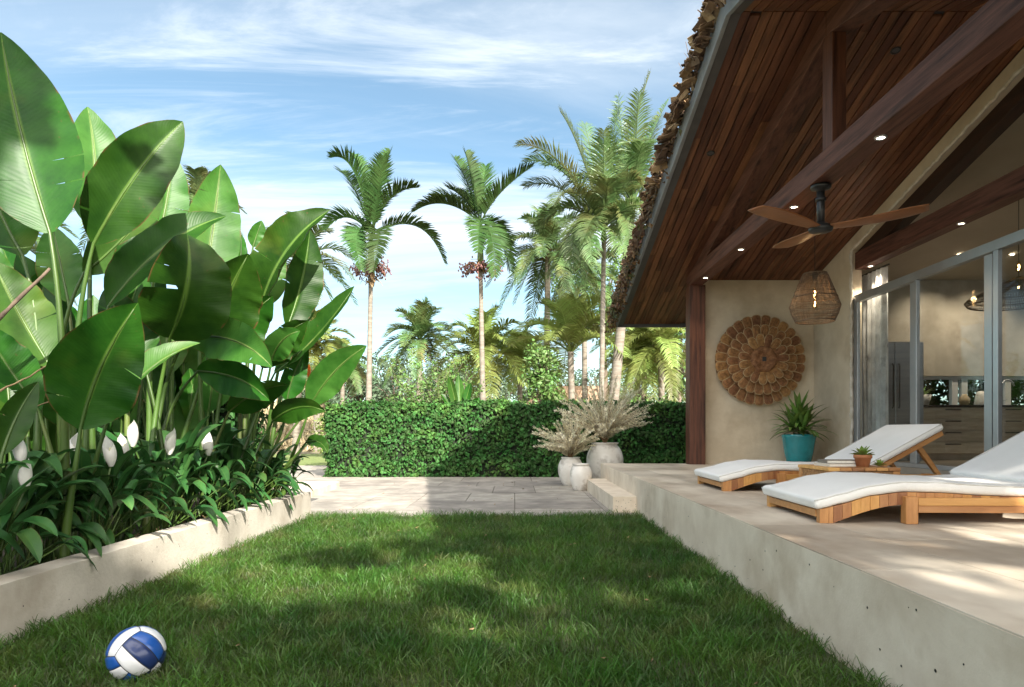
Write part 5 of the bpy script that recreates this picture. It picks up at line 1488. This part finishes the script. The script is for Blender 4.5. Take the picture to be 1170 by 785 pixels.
def blob(c, rx, ry, rz, n, r0, r1):
    out = []
    while len(out) < n:
        x, y, z = cr.uniform(-1, 1), cr.uniform(-1, 1), cr.uniform(-1, 1)
        if x * x + y * y + z * z <= 1: out.append((c[0] + x * rx, c[1] + y * ry, c[2] + z * rz, cr.uniform(r0, r1)))
    return out
# leggy shrub: upright wands of leaves
t = thing("wand_shrub", "loose shrub of upright leafy wands rising behind the hedge, below the lone feathery palm", "shrub", (at(500, 470, 15.2).x, 15.2, 0))
m, m2 = MB(), MB()
for k in range(46):
    b = Vector((at(cr.uniform(470, 530), 470, 15.2).x, 15.2 + cr.uniform(-.5, .6), 0)); xx = cr.uniform(440, 560)
    e = at(xx, cr.uniform(396, 452) + abs(xx - 495) * .15, 15.2 + cr.uniform(-.7, .7)); ct = b.lerp(e, .5) + Vector((0, 0, .3))
    m.tube([bez(b, ct, e, i / 8) for i in range(9)], [.012 - .0013 * i for i in range(9)], 5, 0, .5, False)
    n = 60; P = np.array([bez(b, ct, e, .3 + .7 * cr.random()) for _ in range(n)]) + nrs.normal(0, .03, (n, 3))
    scatter_leaves(m2, P, np.tile([0, -.4, 1.], (n, 1)), .085, .8, .6)
m.build("stems", M_BARK, t); m2.build("foliage", M_BUSH, t, fix=False)
vc = at(622, 420, 15.5)
leafy("vine_covered_shrub", "vine-covered bushy column behind the hedge, left of the feathery urn plants", (vc.x, 15.5, 0),
      [(vc.x + cr.uniform(-.45, .45) * (1.2 - .5 * q), 15.5 + cr.uniform(-.4, .4), .6 + 2.1 * q, cr.uniform(.18, .32)) for q in np.linspace(0, 1, 34)], 3000, .10, M_BUSH, "shrub", 5, ((vc.x, 15.5, 2.0), .06))
t = thing("broad_leaf_plant", "young banana-like plant with upright paddle leaves just behind the hedge", "leafy plant", (at(525, 470, 14.6).x, 14.6, 0))
for i, (x, y, tx, ty) in enumerate(((522, 462, 513, 430), (530, 462, 538, 437), (526, 462, 524, 428), (535, 466, 548, 455), (560, 470, 572, 456), (518, 466, 504, 450))):
    m = MB(); b, tp = at(x, y + 6, 14.6), at(tx, ty, 14.5 + .1 * (i % 3)); blade(m, b, b.lerp(tp, .5) + Vector((0, .05, .06)), tp, .2, Vector((0, -1, .2)), .2 * (i - 2), .25, .12, 300 + i, .8, ns=12); m.build("leaf", M_BIGPALE if i % 2 == 0 else M_BIG, t, True, fix=False)
m = MB()
for x in (522, 530, 526, 535, 518): m.tube([at(x, 464, 14.6), (at(526, 470, 14.6).x, 14.6, 0)], .02, 6)
m.build("stalk", M_STALK, t)
for i, (x, Y, h, wd, lb) in enumerate(((590, 15.4, 1.75, .5, "low green shrub showing over the hedge below the yellow palm"), (650, 15.0, 1.65, .5, "low rounded shrub over the hedge beside the urn plants"),
        (725, 15.6, 1.75, .6, "low shrub over the hedge under the eave"), (762, 15.2, 1.8, .5, "low shrub over the hedge touching the timber post"), (385, 16.5, 1.6, .5, "low yellowish shrub at the planter end of the hedge"), (455, 15.4, 1.65, .5, "low green shrub over the hedge left of the wand shrub"))):
    c = at(x, 470, Y)
    leafy("low_shrub", lb, (c.x, Y, 0), blob((c.x, Y, h * .62), wd, .4, h * .38, 12, .22, .36), 1300, .09, M_BUSH if i != 4 else M_FRONDY, "shrub", 30 + i, None, True, "low shrubs behind the hedge")
# bushes outside the kitchen window
leafy("window_shrub", "dark shrub outside the kitchen windows", (9.3, 12.4, 0), blob((9.3, 12.4, 1.5), 3.2, .4, 1.0, 48, .4, .65), 11000, .15, M_HEDGE, "shrub", 60)
# dense green trees at mid distance on the right
for i, (x, y, Y, rx_, rz_, lb) in enumerate(((690, 350, 32, 2.6, 2.6, "mid-green tree behind the pair of palms by the roof"), (775, 400, 34, 2.4, 2.4, "leafy tree behind the coconut palms under the eave"), (735, 372, 36, 2.2, 2.2, "round green tree behind the roof corner"))):
    c = at(x, y, Y)
    leafy("broadleaf_tree", lb, (c.x, Y, 0), blob((c.x, Y, c.z), rx_, 1.6, rz_, 30, .5, .95), 3600, .20, M_BUSH, "tree", 70 + i, ((c.x, Y, c.z - rz_ * .6), .16), True, "broadleaf trees beyond the palms")
# far treeline, a row of separate trees
far = [(366, 432, 60, 3), (392, 420, 66, 3.8), (408, 428, 70, 3.4), (438, 418, 72, 3.6), (452, 424, 68, 3.6), (470, 434, 75, 4), (505, 430, 78, 4), (520, 424, 70, 3.6), (542, 426, 72, 4), (572, 432, 80, 4), (610, 430, 80, 4), (340, 436, 64, 3), (640, 436, 78, 4.5), (690, 434, 76, 4), (730, 430, 72, 4), (770, 434, 75, 4)]
wh = ["left of the first palm trunk", "right behind the first palm trunk", "low, beside the first palm trunk", "rounded, left of the wand shrub", "tall, between first palm and wand shrub", "behind the wand shrub", "right of the lone feathery palm", "tallest, left of the middle palm", "behind the middle palm trunk", "behind the yellow palm", "behind the vine-covered shrub", "farthest down behind the planter end", "behind the tan-roofed house", "behind the thin palm trunk", "under the eave", "under the eave by the post"]
for i, ((x, y, Y, r), w_) in enumerate(zip(far, wh)):
    c = at(x, y, Y); zc_t = max(c.z - 1.2, 2.4)
    leafy("distant_tree", "blue-green distant tree " + w_, (c.x, Y, 0), blob((c.x, Y, zc_t), r * .95, r * .6, min(zc_t * .8, r * .75), 26, r * .2, r * .4), 1500, .38, M_FAR, "tree", 90 + i, ((c.x, Y, zc_t * .6), .2), True, "distant trees on the skyline")
# dry hillside
m = MB(); V, Fc = [], []
gx, gy = 40, 16
for j in range(gy):
    for i in range(gx):
        X = -34 + 30 * i / (gx - 1); Y = 27 + 26 * j / (gy - 1)
        u = min(1, i / 4, (gx - 1 - i) / 14); v = min(1, j / 9)
        V.append((X, Y, -.1 + (2.5 * v * v * (3 - 2 * v)) * (u * u * (3 - 2 * u)) + .25 * v * noise.noise(Vector((X * .5, Y * .5, 0)))))
for j in range(gy - 1):
    for i in range(gx - 1):
        a = j * gx + i; Fc.append((a, a + 1, a + gx + 1, a + gx))
m.add(V, Fc)
tag(m.build("hill", material("dry_hillside", (.22, .17, .10), (.32, .26, .16), 1.2, .95, .6, 6, third=(.12, .13, .05), third_scale=.7, third_range=(.5, .65)), smooth=True), kind="structure")
m = MB(); k = 5000; X = nrs.uniform(-30, -6, k); Y = nrs.uniform(29, 44, k)
def hz_(X, Y):
    i = (X + 34) / 30 * (gx - 1); j = (Y - 27) / 26 * (gy - 1); i0, j0 = int(i), int(j); return V[min(j0, gy - 1) * gx + min(i0, gx - 1)][2]
Z = np.array([hz_(a, b) for a, b in zip(X, Y)])
scatter_leaves(m, np.stack([X, Y, Z + .05], 1), np.tile([0, -.6, .3], (k, 1)), .45, .6, .25, down=-2)
tag(m.build("dry_grass", material("dry_grass_blades", (.26, .21, .12), (.38, .31, .19), 2, .9, var=.4), fix=False), "dry straw-coloured grass covering the hillside beyond the planter", "dry grass", kind="stuff")
# tan-roofed house far behind the hedge
c = at(655, 450, 38)
hs = thing("distant_house", "distant low house with a tan roof behind the vine-covered shrub", "house", (c.x, 38, 0))
m = MB(); m.box(c.x - 2.2, c.x + 2.6, 38, 42, -.1, 2.35); m.build("wall", M_PLASTER, hs)
m = MB(); m.extrude([(c.x - 2.7, 2.355), (c.x + 3.1, 2.355), (c.x + 1.9, 3.35), (c.x - 1.5, 3.35)], 37.5, 42.5, 'y'); m.build("roof", material("tan_tiles", (.34, .22, .15), (.42, .29, .20), 8, .85, .6, 20), hs)
m = MB(); m.box(c.x - 1.2, c.x - .2, 37.985, 38.05, .9, 1.9); m.build("window", M_BLACK, hs)

# vine creeping along the low end of the roof edge
vt = thing("roof_vine", "red and green vine creeping over the shingles at the low end of the roof edge", "vine", (XR - .05, YE - .2, zc(YE) + .1))
k = 900; Yv = YE - np.abs(nrs.normal(0, 1.5, k)); Xv = XR - .03 - .13 * nrs.uniform(0, 1, k) ** 1.5; Zv = np.array([zc(y) for y in Yv]) + nrs.uniform(-.10, .24, k)
m = MB(); scatter_leaves(m, np.stack([Xv, Yv, Zv], 1), np.tile([-1, -.3, .3], (k, 1)), .065, .7, .75, down=.6)
m.build("foliage", material("vine_leaf", (.05, .085, .022), (.12, .035, .02), 5, .5, var=.5, trans=.2, third=(.16, .09, .035), third_scale=3, third_range=(.45, .6)), vt, fix=False)
m = MB()
for q in range(7):
    ys = np.linspace(YE - .02, YE - 2.5 - q * .3, 30)
    m.tube([(XR - .05 - .05 * abs(math.sin(y * 5 + q)), y, zc(y) + .08 + .08 * math.sin(y * 4 + q * 2)) for y in ys], .006, 5)
m.build("stem", M_BARK, vt)

# ------------------------------------------------------------------ trees behind the camera that dapple the lawn
M_SHADE = material("shade_tree_leaf", (.03, .08, .02), (.05, .12, .03), 2, .5, var=.3, trans=.15)
LIT = [(-1.15, 6.1, 1.05, 1.1), (-.6, 4.2, .62, .85), (.45, 3.8, .85, .42), (-1.4, 3.9, .45, .7), (-.1, 3.0, .42, .36), (-1.7, 5.3, .42, .8), (.35, 2.75, .4, .3), (1.0, 3.1, .36, .3), (-1.0, 2.7, .36, .22),
       (2.0, 3.75, 1.1, .30), (2.3, 3.2, 1.2, .24), (1.6, 2.75, .8, .32), (2.9, 4.4, 1.1, .26), (2.3, 4.2, .7, .18), (2.4, 5.05, .55, .4), (3.0, 2.6, .6, .2)]
def shade_ok(gx_, gy_):
    if -2.65 < gx_ < -1.68 and gy_ > 3.9 + .5 * noise.noise(Vector((gx_ * 2, gy_ * 2, 5))): return False
    if gx_ <= -2.65: return gy_ < 5.2 or noise.noise(Vector((gx_ * 1.1, gy_ * 1.1, 9))) > .24
    if gy_ > 6.9: return False
    j = .30 * noise.noise(Vector((gx_ * 2.3, gy_ * 2.3, 1))) + .30 * noise.noise(Vector((gx_ * 5.5, gy_ * 5.5, 1)))
    for (x, y, rx_, ry_) in LIT:
        if ((gx_ - x) / rx_) ** 2 + ((gy_ - y) / ry_) ** 2 < 1.2 + j * 3.2: return False
    return True
tr = random.Random(6)
for ti, (bx, by, t0, t1, lb) in enumerate(((3.2, -8.6, 4.6, 7.0, "tall shade tree standing behind the lawn, nearer the house"), (5.6, -12.5, 7.0, 9.4, "tall shade tree standing farther behind the lawn"))):
    tt = thing("shade_tree", lb, "tree", (bx, by, 0)); P = []; cl_ = []
    tries = 0
    while len(P) < 9000 and tries < 90000:
        tries += 1
        gx_, gy_ = tr.uniform(-4.8, 3.9), tr.uniform(.2, 8.2)
        if not shade_ok(gx_, gy_): continue
        t = tr.uniform(t0, t1)
        P.append((gx_ + SUN.x * t, gy_ + SUN.y * t, t))
        if len(P) % 90 == 0: cl_.append(P[-1])
    m = MB(); P = np.array(P); scatter_leaves(m, P, np.tile([SUN.x, SUN.y, SUN.z + .8], (len(P), 1)), .26, .7, .6, .1)
    m.build("crown", M_SHADE, tt, fix=False)
    m = MB(); top = Vector((bx, by, t0 * .75)); m.tube([(bx, by, -.1), (bx + .06, by, t0 * .35), top], [.24, .19, .14], 12)
    for p in cl_: m.tube([top, top.lerp(Vector(p), .5) + Vector((0, 0, .3)), p], [.06, .03, .008], 6)
    m.build("trunk", M_BARK, tt, True)
